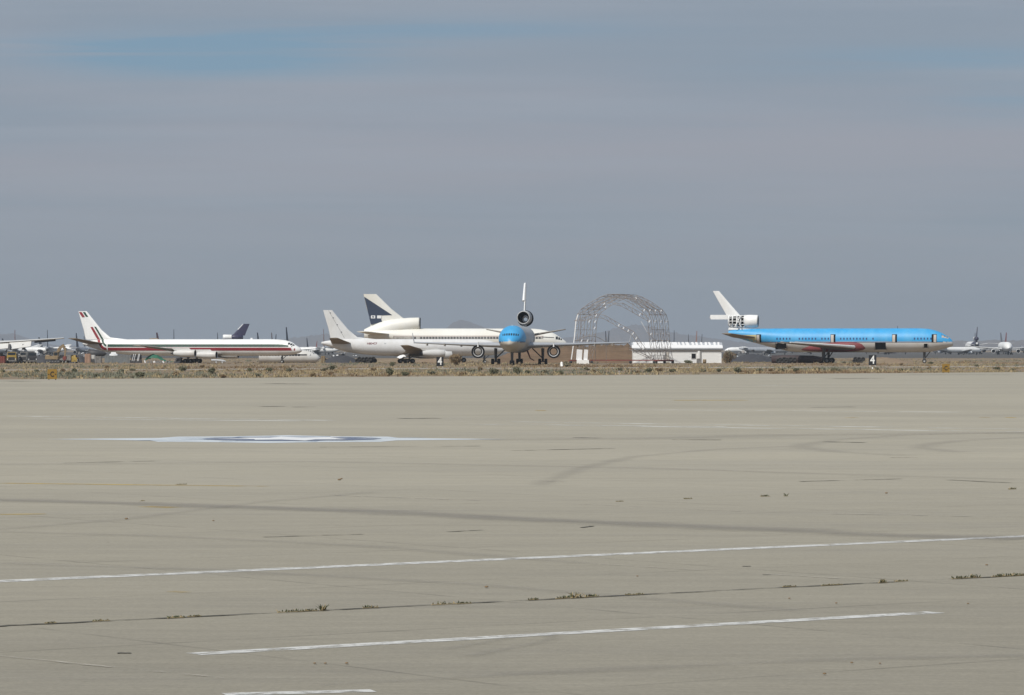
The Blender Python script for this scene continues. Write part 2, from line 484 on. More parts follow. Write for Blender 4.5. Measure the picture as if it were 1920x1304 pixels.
def soft_mat(name, c, amount, scale):
    """rubber left on concrete: dense in the middle of the band (UV.y = 0.5), broken towards its edges"""
    m = bpy.data.materials.new(name); m.use_nodes = True
    nd, lk = m.node_tree.nodes, m.node_tree.links
    b = nd['Principled BSDF']; b.inputs['Roughness'].default_value = 0.8; b.inputs['Base Color'].default_value = (*c, 1)
    t = nd.new('ShaderNodeTexCoord'); sp = nd.new('ShaderNodeSeparateXYZ'); lk.new(t.outputs['UV'], sp.inputs[0])
    pp = nd.new('ShaderNodeMath'); pp.operation = 'PINGPONG'; pp.inputs[1].default_value = 0.5; lk.new(sp.outputs[1], pp.inputs[0])
    n = nd.new('ShaderNodeTexNoise'); n.inputs['Scale'].default_value = scale; n.inputs['Detail'].default_value = 6; n.inputs['Roughness'].default_value = 0.65
    lk.new(t.outputs['Object'], n.inputs['Vector'])
    ad = nd.new('ShaderNodeMath'); ad.operation = 'MULTIPLY_ADD'; ad.inputs[1].default_value = 1.1; lk.new(pp.outputs[0], ad.inputs[0]); lk.new(n.outputs[0], ad.inputs[2])
    mr = nd.new('ShaderNodeMapRange'); mr.inputs[1].default_value = 0.5; mr.inputs[2].default_value = 1.05; mr.inputs[3].default_value = 0; mr.inputs[4].default_value = amount
    mr.interpolation_type = 'SMOOTHSTEP'
    lk.new(ad.outputs[0], mr.inputs[0])
    tr = nd.new('ShaderNodeBsdfTransparent'); mx = nd.new('ShaderNodeMixShader')
    lk.new(mr.outputs[0], mx.inputs[0]); lk.new(tr.outputs[0], mx.inputs[1]); lk.new(b.outputs[0], mx.inputs[2])
    lk.new(mx.outputs[0], nd['Material Output'].inputs['Surface'])
    return m


M_paint = worn_mat('worn_white_paint', (0.57, 0.57, 0.55), 0.34, 0.54, 3.0)
M_paintold = worn_mat('faded_white_paint', (0.60, 0.60, 0.56), 0.40, 0.60, 0.25)
M_paintyel = worn_mat('faded_yellow_paint', (0.46, 0.34, 0.12), 0.38, 0.62, 0.5)
M_crack = worn_mat('joint_filler', (0.085, 0.08, 0.065), 0.40, 0.56, 0.55)
M_crackpale = worn_mat('pale_joint_filler', (0.44, 0.41, 0.35), 0.44, 0.62, 1.6)
M_rub = soft_mat('tyre_rubber_trace', (0.20, 0.19, 0.182), 0.28, 0.35)
M_rubf = soft_mat('faint_tyre_trace', (0.20, 0.19, 0.18), 0.12, 0.5)


def ribbon(name, pix, width, m, z=0.024, wob=0.0, n=1):
    """a strip on the apron through the given points, its width measured on the ground"""
    base = [G(*p) for p in pix]; pl = []
    for i in range(len(base) - 1):
        for k in range(n):
            pl.append(base[i].lerp(base[i + 1], k / n))
    pl.append(base[-1])
    vs, uv = [], []
    for i, p in enumerate(pl):
        d = (pl[min(i + 1, len(pl) - 1)] - pl[max(i - 1, 0)]).normalized()
        q = Vector((-d.y, d.x, 0))
        p = p + q * (rng.normal() * wob)
        for s_ in (-.5, .5):
            r = p + q * width * s_
            vs.append((r.x, r.y, z))
    fs = [(2 * i, 2 * i + 2, 2 * i + 3, 2 * i + 1) for i in range(len(pl) - 1)]
    b = MB(); b.add(vs, fs); o = b.build(name, m, apron)
    uvl = o.data.uv_layers.new(name='UVMap')
    for li, l in enumerate(o.data.loops):
        uvl.data[li].uv = (l.vertex_index // 2, l.vertex_index % 2)
    return o


ribbon('painted_line', [(-400, 1110.7), (2320, 990.3)], 0.47, M_paint)
ribbon('painted_line', [(362, 1230.5), (1755, 1151.5)], 0.36, M_paint)
ribbon('painted_line', [(420, 1306.5), (700, 1299.5)], 0.3, M_paint)
for a, b in (((0, 781), (620, 789.5)), ((60, 786.5), (560, 790.5)), ((800, 796), (1360, 801)), ((960, 792), (1920, 806)), ((1060, 799), (1920, 811)), ((1180, 769), (1800, 774))):
    ribbon('faded_line', [a, b], 1.0, M_paintold, n=12, wob=0.04)
ribbon('faded_line', [(845, 785.2), (872, 785.4)], 2.2, M_paintold)
ribbon('faded_line', [(1455, 723), (1472, 723.3)], 7, M_paintold)
for a, b, w in (((1838, 784), (1856, 784), 1.8), ((1886, 784.2), (1904, 784.2), 1.8), ((1590, 784.2), (1606, 784.3), 1.8), ((1004, 771), (1024, 771), 2.2),
                ((1326, 751), (1336, 752), 5), ((0, 908), (500, 914), 0.5), ((0, 967), (86, 966), 0.35), ((270, 952), (330, 954), 0.5), ((320, 1112), (350, 1114), 0.2)):
    ribbon('yellow_dash', [a, b], w, M_paintyel, n=3)
# slab joints: the weedy one, and the shorter open lengths of others
ribbon('slab_joint', [(-300, 1193), (0, 1178), (640, 1146.5), (1280, 1114.5), (1920, 1082), (2300, 1063)], 0.13, M_crack, 0.028, 0.02, 30)
for a, b, w in (((960, 846.5), (1150, 842.5), .30), ((1500, 905), (1690, 900), .20), ((495, 1010), (680, 1004.5), .14), ((840, 1000), (905, 996.5), .13),
                ((750, 786), (822, 785.5), 1.2), ((1075, 822), (1125, 823), .5), ((1260, 826), (1352, 826.5), .4), ((1520, 765), (1600, 764), .7),
                ((505, 763), (520, 763.5), 1.6), ((558, 764), (575, 764.4), 1.6), ((500, 720), (570, 721), 2.5), ((1560, 711), (1640, 710), 3), ((1700, 702.5), (1900, 703.5), 3), ((0, 715), (60, 716), 2.5),
                ((220, 1229), (246, 1229), .12), ((1392, 1065), (1408, 1065), .10), ((1430, 1081), (1445, 1081), .1), ((1780, 902), (1920, 909), .22),
                ((1545, 830), (1620, 831.5), .4), ((200, 1020), (205, 1020), .2), ((1090, 992), (1112, 989), .1), 
                ((600, 840), (900, 838), .22), ((120, 870), (300, 866), .2), ((1670, 860), (1720, 860), .25)):
    ribbon('slab_joint', [a, b], w, M_crack, 0.028, w * 0.08, 8)
for a, b, w in (((0, 1234.5), (420, 1276), .10), ((630, 931), (900, 941), .22), ((1560, 966), (1920, 972), .16), ((1090, 948), (1400, 962), .14), ((1110, 1060), (1640, 1092), .07), ((1000, 903), (1060, 906), .15)):
    ribbon('pale_joint', [a, b], w, M_crackpale, 0.028, 0.015, 10)
# tyre marks
ribbon('tyre_mark', [(-200, 935), (0, 940), (220, 946), (450, 953), (700, 962), (960, 975), (1200, 985), (1420, 995), (1650, 1006), (1920, 1014)], 2.6, M_rub, 0.032, 0, 4)
ribbon('tyre_mark', [(2000, 812), (1900, 813), (1700, 817), (1560, 827), (1505, 836), (1510, 842), (1580, 850), (1700, 856)], 1.5, M_rubf, 0.032, 0, 5)
ribbon('tyre_mark', [(2300, 818), (1920, 822), (1800, 828), (1735, 836), (1730, 842), (1800, 850)], 1.5, M_rubf, 0.036, 0, 5)
ribbon('tyre_mark', [(900, 826), (1200, 824), (1500, 817), (1800, 814), (2100, 813)], 5.5, M_rubf, 0.040, 0, 4)
ribbon('tyre_mark', [(1010, 912), (1090, 880), (1190, 858), (1330, 845), (1500, 838)], 1.0, M_rubf, 0.032, 0, 5)
ribbon('tyre_mark', [(0, 1000), (300, 1008), (700, 1028), (1100, 1060)], 0.9, M_rubf, 0.032, 0, 5)
ribbon('tyre_mark', [(0, 1060), (400, 1072), (900, 1100), (1500, 1150)], 0.8, M_rubf, 0.032, 0, 5)
ribbon('tyre_mark', [(840, 1222), (980, 1196), (1030, 1194), (1036, 1202), (1000, 1212), (880, 1235)], 0.3, M_rubf, 0.036, 0, 6)
ribbon('tyre_mark', [(600, 1290), (1100, 1262), (1600, 1240), (2000, 1232)], 0.8, M_rubf, 0.032, 0, 6)
ribbon('tyre_mark', [(0, 873), (600, 868), (1200, 880), (1920, 902)], 1.6, M_rubf, 0.036, 0, 5)
ribbon('tyre_mark', [(-50, 1000), (250, 975), (480, 945), (700, 925)], 0.7, M_rubf, 0.040, 0, 5)

# painted compass star
SC = G(518, 825.0); DC = G(548, 824.6)
M_starpale = worn_mat('faded_pale_blue_paint', (0.52, 0.56, 0.59), 0.18, 0.44, 0.35)
M_starmid = worn_mat('faded_mid_blue_paint', (0.36, 0.42, 0.50), 0.42, 0.62, 0.4)
M_starnavy = worn_mat('faded_navy_paint', (0.16, 0.19, 0.27), 0.34, 0.55, 0.7)
M_starwhite = worn_mat('star_white_paint', (0.68, 0.69, 0.70), 0.2, 0.35, 0.5)


def star(name, c, rad, waist, m, z, rot=0.0):
    n = len(rad); vs = [(c.x, c.y, z)]
    for i in range(2 * n):
        t = rot + math.pi * i / n
        r = rad[i // 2] if i % 2 == 0 else waist
        vs.append((c.x + math.cos(t) * r, c.y + math.sin(t) * r, z))
    b = MB(); b.add(vs, [(0, i + 1, (i + 1) % (2 * n) + 1) for i in range(2 * n)])
    return b.build(name, m, apron)


star('star_point', SC, [8.9, 5.9, 6.6, 5.9, 8.9, 5.9, 6.0, 5.9], 5.1, M_starpale, 0.026)
star('star_point', SC, [6.4, 4.9, 4.6, 4.9, 6.4, 4.9, 4.6, 4.9], 2.6, M_starmid, 0.032, R(22.5))
star('star_disc', DC, [3.45] * 16, 3.43, M_starnavy, 0.038)
star('star_emblem', DC, [2.2, 3.3, 3.0, 2.6, 3.3, 2.4, 3.3, 2.6], 1.7, M_starwhite, 0.044, R(12))


# ---- far hills
def ridge(name, prof, Y, depth):
    xs, ys = zip(*prof); f = pchip(xs, ys); b = MB(); rows = 5; n = int((xs[-1] - xs[0]) / 4) + 1; vs = []
    for i in range(n):
        px = xs[0] + (xs[-1] - xs[0]) * i / (n - 1)
        top = (HY - f(px)) * Y / F + rng.normal() * 3.0
        top = max(top, 1)
        for k in range(rows):
            t = k / (rows - 1); yy = Y - depth + 2 * depth * t
            hgt = top * (1 - abs(2 * t - 1) ** 1.3) * (1 + (rng.normal() * 0.08 if k not in (0, rows - 1, rows // 2) else 0))
            vs.append((XP(px, Y), yy, hgt - 1.0))
    fs = [(i * rows + k, (i + 1) * rows + k, (i + 1) * rows + k + 1, i * rows + k + 1) for i in range(n - 1) for k in range(rows - 1)]
    b.add(vs, fs, 0, True)
    return tag(b.build(name, M_rock), kind='structure')


ridge('hills', [(-900, 640), (-500, 630), (-200, 622), (0, 626), (25, 625), (48, 634), (75, 643), (120, 648), (300, 650), (480, 648), (540, 634), (575, 629), (620, 625), (690, 626), (770, 630), (815, 626),
                (838, 613), (850, 604), (864, 599), (880, 602), (897, 609), (930, 618), (985, 628), (1030, 634), (1080, 630), (1120, 624), (1160, 613), (1190, 609), (1225, 613), (1270, 624), (1330, 632), (1400, 641), (1500, 646), (1700, 648)], 21000, 1800)
ridge('hills', [(1400, 650), (1600, 644), (1740, 639), (1800, 638), (1840, 637), (1900, 637.5), (1960, 633), (2200, 628), (2600, 640)], 15000, 1500)

# ---- haze: one even box of air round camera, ground, aircraft and hills
hz = MB()
hz.box((0, 11500, 119.5), (21800, 24200, 241))
haze = hz.build('haze', bpy.data.materials.new('haze_air'))
tag(haze, kind='stuff')
hm = haze.data.materials[0]; hm.use_nodes = True
hm.node_tree.nodes.clear()
pv = hm.node_tree.nodes.new('ShaderNodeVolumePrincipled')
pv.inputs['Color'].default_value = (0.52, 0.61, 0.73, 1)
pv.inputs['Density'].default_value = 6.2e-5
pv.inputs['Anisotropy'].default_value = 0.1
ho = hm.node_tree.nodes.new('ShaderNodeOutputMaterial')
hm.node_tree.links.new(pv.outputs[0], ho.inputs['Volume'])


# ================================================================ aircraft
def loft(secs, tdir, n=9):
    """airfoil surface through sections (leading-edge point, chord, thickness); chord runs to -X, thickness along tdir"""
    td = Vector(tdir); xs = [0.5 * (1 - math.cos(math.pi * i / (n - 1))) for i in range(n)]
    vs, k = [], 2 * n - 2
    for le, ch, th in secs:
        le = Vector(le)
        up = [(x, 2.97 * math.sqrt(max(x, 0)) - 1.26 * x - 3.516 * x * x + 2.843 * x ** 3 - 1.036 * x ** 4) for x in xs]
        ring = [(x, t) for x, t in up] + [(x, -t) for x, t in reversed(up[1:-1])]
        for x, t in ring:
            vs.append(le + Vector((-x * ch, 0, 0)) + td * (t * th * 0.5))
    fs = []
    for i in range(len(secs) - 1):
        fs += [(i * k + j, i * k + (j + 1) % k, (i + 1) * k + (j + 1) % k, (i + 1) * k + j) for j in range(k)]
    b = MB(); b.add(vs, fs, 0, True)
    b.add(vs[:k], [tuple(range(k))]); b.add(vs[-k:], [tuple(range(k - 1, -1, -1))])
    return b


class Plane:
    """local frame: nose towards +X, s metres behind the nose is x = ref - s, ground at z = 0"""
    def __init__(s, name, label, nose_px, nose_Y, theta, ref, prof, zc, group=None, cat='airliner'):
        fw = Vector((math.cos(theta), math.sin(theta), 0))
        nose = Vector((XP(nose_px, nose_Y), nose_Y, 0))
        s.root = thing(name, label, cat, nose - fw * ref, theta, group)
        s.ref, s.zc = ref, zc
        ss, tp, bt, hw = zip(*prof)
        s.ss = ss; s.L = ss[-1]
        s.ft, s.fb, s.fw = pchip(ss, tp), pchip(ss, bt), pchip(ss, hw)

    def surf(s, st, z, side, off=0.0):
        t, b, w = s.ft(st) + s.zc, s.fb(st) + s.zc, max(s.fw(st), 1e-3)
        c, h = (t + b) / 2, max((t - b) / 2, 1e-3)
        q = min(max((z - c) / h, -1), 1)
        y = w * math.sqrt(max(0, 1 - q * q))
        nrm = Vector((0, y / w ** 2, (z - c) / h ** 2))
        nrm = nrm.normalized() if nrm.length > 1e-6 else Vector((0, 1, 0))
        zz = c + q * h
        return Vector((s.ref - st, side * (y + nrm.y * off), zz + nrm.z * off))

    def fuselage(s, mats, zone=None, n=48, cuts=(), s_end=None, name='fuselage', extra=()):
        """zone(s, zrel) -> material slot; cuts: (s0, s1, z0, z1, side) openings left out of the skin"""
        L = s_end or s.L
        st = set(np.round(np.concatenate([np.array([0, .04, .12, .25, .4, .6, .85, 1.15, 1.5, 1.9, 2.4, 3, 3.6, 4.3, 5, 6]), np.arange(7, L, 0.9), [L]]), 3))
        for c in cuts: st |= {c[0], c[1]}
        for e in extra: st.add(e)
        st = sorted(q for q in st if q <= L)
        vs = []
        for q in st:
            t, b, w = s.ft(q) + s.zc, s.fb(q) + s.zc, s.fw(q)
            c, h = (t + b) / 2, (t - b) / 2
            for i in range(n):
                a = 2 * math.pi * i / n
                vs.append((s.ref - q, w * math.cos(a), c + h * math.sin(a)))
        b = MB(); b.v = vs
        for k in range(len(st) - 1):
            for i in range(n):
                j = (i + 1) % n
                f = (k * n + i, k * n + j, (k + 1) * n + j, (k + 1) * n + i)
                cz = (vs[f[0]][2] + vs[f[1]][2]) / 2; cy = (vs[f[0]][1] + vs[f[1]][1]) / 2; cs = (st[k] + st[k + 1]) / 2
                if any(c[0] < cs < c[1] and c[2] < cz < c[3] and cy * c[4] > 0 for c in cuts): continue
                b.f.append(f); b.m.append(zone(cs, cz - s.zc) if zone else 0); b.sm.append(True)
        b.add(vs[-n:], [tuple(range(n))])
        return b.build(name, mats, s.root)

    def patch(s, name, s0, s1, z0, z1, m, sides=(-1, 1), off=0.02, ns=None, nz=6, parent=None):
        ns = ns or max(2, int(abs(s1 - s0) / 1.2) + 1)
        for side in sides:
            b = MB(); vs = []
            for i in range(ns + 1):
                q = s0 + (s1 - s0) * i / ns
                a, c = (z0(q), z1(q)) if callable(z0) else (z0, z1)
                for k in range(nz + 1):
                    vs.append(s.surf(q, s.zc + a + (c - a) * k / nz, side, off))
            fs = []
            for i in range(ns):
                for k in range(nz):
                    f = (i * (nz + 1) + k, (i + 1) * (nz + 1) + k, (i + 1) * (nz + 1) + k + 1, i * (nz + 1) + k + 1)
                    fs.append(f if side > 0 else f[::-1])
            b.add(vs, fs, 0, True)
            o = b.build(name, m, s.root if parent is None else parent)
        return o

    def window_row(s, ranges, z, m, w=0.27, h=0.36, pitch=0.81, off=0.03, sides=(-1, 1), skip=0.12):
        b = MB()
        for side in sides:
            for a, c in ranges:
                q = a
                while q < c:
                    if random.random() > skip:
                        v = [s.surf(q, s.zc + z - h / 2, side, off), s.surf(q + w, s.zc + z - h / 2, side, off), s.surf(q + w, s.zc + z + h / 2, side, off), s.surf(q, s.zc + z + h / 2, side, off)]
                        b.add(v, [(0, 1, 2, 3)])
                    q += pitch
        return tag(b.build('window_row', m, s.root), kind='stuff')

    def cockpit(s, panes, m, off=0.025):
        """each pane a part: (s0, s1, z0, z1) measured on the fuselage skin, both sides"""
        for (a, c, z0, z1) in panes:
            for sd_ in (-1, 1):
                s.patch('cockpit_window', a, c, z0, z1, m, (sd_,), off, 3, 3)

    def front_pane(s, y0, y1, z0, z1, m, side, off=.03):
        vs, n = [], 3
        for i in range(n + 1):
            for k in range(n + 1):
                y, z = y0 + (y1 - y0) * i / n, s.zc + z0 + (z1 - z0) * k / n
                lo, hi = 0.0, 9.0
                for _ in range(26):
                    mid = (lo + hi) / 2
                    t, b = s.ft(mid) + s.zc, s.fb(mid) + s.zc
                    if z < t and z > b and abs(s.surf(mid, z, 1).y) > y: hi = mid
                    else: lo = mid
                vs.append((s.ref - hi + off, side * (y + off * .5), z + off * .5))
        b = MB(); b.add(vs, [(i * (n + 1) + k, (i + 1) * (n + 1) + k, (i + 1) * (n + 1) + k + 1, i * (n + 1) + k + 1) for i in range(n) for k in range(n)], 0, True)
        return b.build('cockpit_window', m, s.root)

    def wing(s, name, secs, m, side, n=9):
        """secs: (s_leading_edge, lateral, z, chord, thickness)"""
        b = loft([((s.ref - a, side * y, z), c, t) for a, y, z, c, t in secs], (0, 0, 1), n)
        return b.build(name, m, s.root)

    def fin(s, name, secs, m, y=0.0):
        b = loft([((s.ref - a, y, z), c, t) for a, z, c, t in secs], (0, 1, 0))
        return b.build(name, m, s.root)

    def fin_panel(s, name, poly, m, off, thick_at):
        """flat painted or hinged area of the fin: polygon in (s, z), laid just outside both faces"""
        for side in (-1, 1):
            b = MB(); vs = [(s.ref - a, side * (thick_at(a, z) + off), z) for a, z in poly]
            b.add(vs, [tuple(range(len(vs))) if side < 0 else tuple(range(len(vs) - 1, -1, -1))])
            b.build(name, m, s.root)

    def nacelle(s, name, st, y, z, length, rad, m, inlet=M_black, open_through=False, tail=0.62):
        x = s.ref - st
        b = MB()
        prof = [(-0.9, rad * .74), (-0.12, rad * .84), (0, rad * .90), (-0.10, rad * .97), (-length * .25, rad), (-length * .6, rad * .97), (-length, rad * tail)]
        b.lathe([(x + a, r) for a, r in prof], 24, (0, y, z), mis=[1, 0, 0, 0, 0, 0])
        if not open_through:
            b.lathe([(x - .9, rad * .75), (x - .9, 0.001)], 24, (0, y, z), mi=1)
            b.lathe([(x - length + .3, rad * tail * .98), (x - length - .5, rad * .25), (x - length - 1.0, .01)], 16, (0, y, z), mi=2)
        return b.build(name, [m, inlet, M_dark], s.root)

    def pylon(s, st0, st1, y, z0, z1, m, t=.28):
        b = loft([((s.ref - st0, y, z0), st1 - st0, t), ((s.ref - st0 - .8, y, z1), st1 - st0, t)], (0, 1, 0))
        return b.build('engine_pylon', m, s.root)

    def gear(s, st, y, ztop, wheels, rad, wid, name='landing_gear', rake=0.0, k=1.0):
        """strut with brace; wheels as (ds, dy) offsets"""
        b = MB(); x = s.ref - st
        b.tube((x, y, rad), (x + rake, y, ztop), .17 * k, .24 * k, 10)
        b.tube((x, y, rad + .5), (x + 1.6, y, ztop), .09 * k, .09 * k, 6)
        b.tube((x, y, rad + .7), (x, y * .55, ztop), .09 * k, .09 * k, 6)
        b.box((x - .28, y, rad + .7), (.1, .12, .9))
        xs = [w[0] for w in wheels]; ys = [w[1] for w in wheels]
        if max(xs) - min(xs) > .1:
            b.box((x, y, rad), (max(xs) - min(xs), .2, .24))
        for a in sorted(set(xs)):
            b.tube((x - a, y + min(ys), rad), (x - a, y + max(ys), rad), .1, .1, 8)
        g_ = b.build(name, M_gear, s.root)
        for a, d in wheels:
            w = MB()
            w.lathe([(-wid * .5, rad * .52), (-wid * .5, rad * .82), (-wid * .38, rad * .96), (0, rad), (wid * .38, rad * .96), (wid * .5, rad * .82), (wid * .5, rad * .52)], 20, (x - a, y + d, rad), 'Y', 0)
            w.lathe([(-wid * .5, rad * .52), (-wid * .30, rad * .40), (-wid * .34, .01)], 16, (x - a, y + d, rad), 'Y', 1)
            w.lathe([(wid * .5, rad * .52), (wid * .30, rad * .40), (wid * .34, .01)], 16, (x - a, y + d, rad), 'Y', 1)
            w.build('wheel', [M_rubber, M_hub], g_)
        return g_


BOGIE = [(-.85, -.7), (-.85, .7), (.85, -.7), (.85, .7)]
MD11 = [(0, -.95, -1.05, .03), (.12, -.35, -1.3, .5), (.35, .05, -1.48, .85), (1, .70, -1.75, 1.45), (1.7, 1.15, -1.95, 1.9), (2.7, 1.75, -2.2, 2.3), (3.7, 2.2, -2.47, 2.55), (5, 2.62, -2.74, 2.76), (6.5, 2.9, -2.92, 2.91),
        (8.5, 3.0, -3.0, 2.99), (10.5, 3.01, -3.01, 3.01), (38, 3.01, -3.01, 3.01), (41, 3.01, -2.75, 2.99), (44, 3.0, -2.15, 2.85), (47, 2.98, -1.4, 2.55), (50, 2.95, -.6, 2.15), (53, 2.85, .25, 1.6), (56.5, 2.5, 1.1, .75)]
MDZ = 5.7


def md11_gear(p):
    p.gear(7.2, 0, MDZ - 2.6, [(0, -.32), (0, .32)], .52, .38, k=1.5)
    for sd_ in (-1, 1):
        p.gear(31.8, sd_ * 5.33, MDZ - 2.0, BOGIE, .68, .55, k=1.6)
    p.gear(32.6, 0, MDZ - 2.7, [(0, -.5), (0, .5)], .68, .5, k=1.5)


def md11_fin(p, m, cut=False):
    if cut:      # rudder gone: only the swept fin box is left
        return p.fin('fin', [(53.3, 11.7, 3.6, .50), (55.9, 14.6, 2.7, .42), (59.0, 18.2, 1.6, .28)], m)
    return p.fin('fin', [(50.6, 11.6, 7.6, .55), (53.4, 14.6, 6.0, .42), (57.2, 18.6, 3.9, .30)], m)


def md11_wings(p, m, zr=3.6, zt=5.1, half=24.8, winglet=False):
    for sd_ in (-1, 1):
        p.wing('wing', [(20.5, 1.2, zr, 12.0, 1.45), (22.6, 3.6, zr + .15, 10.2, 1.25), (28.6, 12.0, zr + (zt - zr) * .42, 6.2, .72), (38.4, half, zt, 2.7, .32)], m, sd_)
        if winglet:
            b = loft([((p.ref - 39.0, sd_ * half, zt), 2.2, .16), ((p.ref - 41.0, sd_ * (half + .55), zt + 2.2), 1.1, .12)], (0, 1, 0))
            b.build('winglet', M_wing, p.root)


# ---------------- right: blue and white trijet being parted out
TH = R(-11)
e = Plane('scrapped_trijet', 'blue and white three-engine airliner without its engines, doors and cargo hatches open, red wing fairing', 1787.5, 932.6, TH, 28, MD11, MDZ)
CUT = [(41.6, 44.2, MDZ - 2.1, MDZ - .75, -1), (16.6, 19.3, MDZ - 2.3, MDZ - .55, -1), (6.2, 7.1, MDZ - 1.9, MDZ - .9, -1)]
e.fuselage([M_blue, M_whitegrey], lambda q, z: 0 if z > -.42 else 1, 64, CUT)
M_bay = mat('dark_cargo_bay', (0.012, 0.011, 0.010), 0.9, 0.3, 1.5)  # near-black colour stands in for the shade inside the open holds
for c in CUT:
    b = MB(); x0, x1 = e.ref - c[0] + .15, e.ref - c[1] - .15
    b.add([(x0, -1.6, c[2] - .2), (x1, -1.6, c[2] - .2), (x1, -1.6, c[3] + .2), (x0, -1.6, c[3] + .2)], [(0, 1, 2, 3)])
    for xx in (x0, x1):
        b.add([(xx, -1.6, c[2] - .2), (xx, -2.55, c[2] - .2), (xx, -2.85, c[3] + .2), (xx, -1.6, c[3] + .2)], [(0, 1, 2, 3)])
    b.build('cargo_bay', M_bay, e.root)
e.patch('cheatline', .25, 56.2, -.52, -.36, M_navy, off=.02, nz=1)
for a, c in ((44.5, 48.4),):
    e.patch('primer_patch', 49.2, 53.0, -.35, 1.4, M_primer, off=.03, nz=5)
for q in (48.0, 29.2, 13.8, 3.95):
    for sd_ in (-1, 1):
        d = e.patch('door', q, q + 1.25, -.55, 1.5, M_black, off=.035, ns=2, sides=(sd_,))
        e.patch('door_panel', q + (.45 if q > 10 else .1), q + (1.15 if q > 10 else .75), -.5, 1.35, M_tan, off=.06, ns=2, sides=(sd_,), parent=d)
e.window_row([(5.2, 9.8), (18.8, 28.4), (30.8, 38.6), (40.5, 44.2)], .42, M_navy, .34, .46, skip=.06)
e.cockpit([(1.15, 1.5, .42, .74), (1.6, 2.1, .52, 1.02), (2.2, 2.75, .62, 1.2)], M_tan)
e.patch('window_frame', 1.3, 2.9, lambda q: .62 + (q - 1.3) * .42, lambda q: .74 + (q - 1.3) * .42, M_dark, off=.035, nz=1)
b = MB(); b.tube((e.ref - 13.9, 0, MDZ + 2.95), (e.ref - 13.95, 0, MDZ + 3.6), .07, .05, 6); b.build('antenna', M_dark, e.root)
M_wingunder = mat('wing_dark_stripped', (0.17, 0.16, 0.145), 0.65, 0.2, 0.5, dirt=(0.08, 0.07, 0.06), dirt_amt=0.6)
for sd_ in (-1, 1):
    e.wing('wing', [(22.2, 1.2, 3.7, 10.6, 1.4), (24.4, 3.6, 3.85, 8.6, 1.2), (29.0, 12.0, 4.35, 6.0, .72), (38.4, 24.8, 5.1, 2.7, .32)], M_wingunder, sd_)
for sd_ in (-1, 1):
    b = loft([((e.ref - 24.1, sd_ * 3.9, 4.05), 1.2, .75), ((e.ref - 28.3, sd_ * 11.5, 4.45), .8, .55), ((e.ref - 37.9, sd_ * 24.3, 5.15), .5, .30)], (0, 0, 1))
    b.build('leading_edge', M_white, e.root)
fb = MB()
nn, mm = 24, 24
vs = []
for i in range(nn + 1):
    t = i / nn; r = math.sin(math.pi * min(1, t ** .75)) ** .38 if 0 < t < 1 else .01
    for k in range(mm):
        a = 2 * math.pi * k / mm
        vs.append((e.ref - 21.0 - 19 * t, (3.95 - .6 * t) * r * math.copysign(abs(math.cos(a)) ** .42, math.cos(a)), 4.3 - .5 * t + (1.45 - .25 * t) * r * math.copysign(abs(math.sin(a)) ** .7, math.sin(a))))
fb.add(vs, [(i * mm + k, i * mm + (k + 1) % mm, (i + 1) * mm + (k + 1) % mm, (i + 1) * mm + k) for i in range(nn) for k in range(mm)], 0, True)
fb.build('wing_fairing', M_redprimer, e.root)
md11_fin(e, M_white, True)
b = loft([((e.ref - 54.6, 0, 11.0), 6.6, .30), ((e.ref - 54.8, 0, 11.5), 6.6, .34), ((e.ref - 54.4, 0, 12.15), 6.8, .34)], (0, 1, 0)); b.build('rudder_stub', M_white, e.root)
TE = e.ref - 2.7
nc = MB()   # tail engine intake
nc.lathe([(TE - a, r) for a, r in ((46.9, 1.28), (46.4, 1.36), (46.3, 1.48), (46.6, 1.56), (48.2, 1.62), (49.6, 1.58), (49.6, 1.4), (46.9, 1.28))], 28, (0, 0, 10.55), mis=[1, 0, 0, 0, 0, 0, 1])
nc.build('tail_engine_intake', [M_white, M_black], e.root)
fr = MB()   # stripped engine bay: ribs, stringers, dark inside
for xk, r in ((49.7, 1.58), (50.6, 1.56), (51.6, 1.5), (52.7, 1.42), (53.7, 1.32)):
    fr.lathe([(TE - xk - .13, r), (TE - xk + .13, r), (TE - xk + .13, r - .14), (TE - xk - .13, r - .14), (TE - xk - .13, r)], 24, (0, 0, 10.55))
for k in range(10):
    a = 2 * math.pi * k / 10
    fr.tube((TE - 49.6, 1.5 * math.cos(a), 10.55 + 1.5 * math.sin(a)), (TE - 53.9, 1.26 * math.cos(a), 10.55 + 1.26 * math.sin(a)), .09, .09, 6)
for sd_ in (-1, 1):
    fr.tube((TE - 50.6, sd_ * 1.6, 11.9), (TE - 52.0, sd_ * 1.62, 9.1), .16, .16, 6)
    fr.tube((TE - 51.7, sd_ * 1.55, 11.9), (TE - 50.5, sd_ * 1.62, 9.1), .12, .12, 6)
fr.build('engine_bay_frame', M_white, e.root)
b = MB(); b.lathe([(TE - 49.4, 1.3), (TE - 53.4, 1.05), (TE - 53.4, .01)], 20, (0, 0, 10.55)); b.lathe([(TE - 49.3, 1.3), (TE - 49.3, .01)], 20, (0, 0, 10.55)); b.build('engine_bay', M_black, e.root)
b = MB(); b.box((TE - 48.8, 0, 8.85), (4.4, 1.0, .9), taper=.8); b.box((TE - 52.6, 0, 8.85), (2.6, .9, .9), taper=.8); b.build('engine_mount', M_white, e.root)
for sd_ in (-1, 1):
    e.wing('stabilizer', [(48.8, 1.2, 6.4, 6.4, .6), (54.6, 9.0, 7.4, 2.6, .25)], M_brown, sd_)
md11_gear(e)

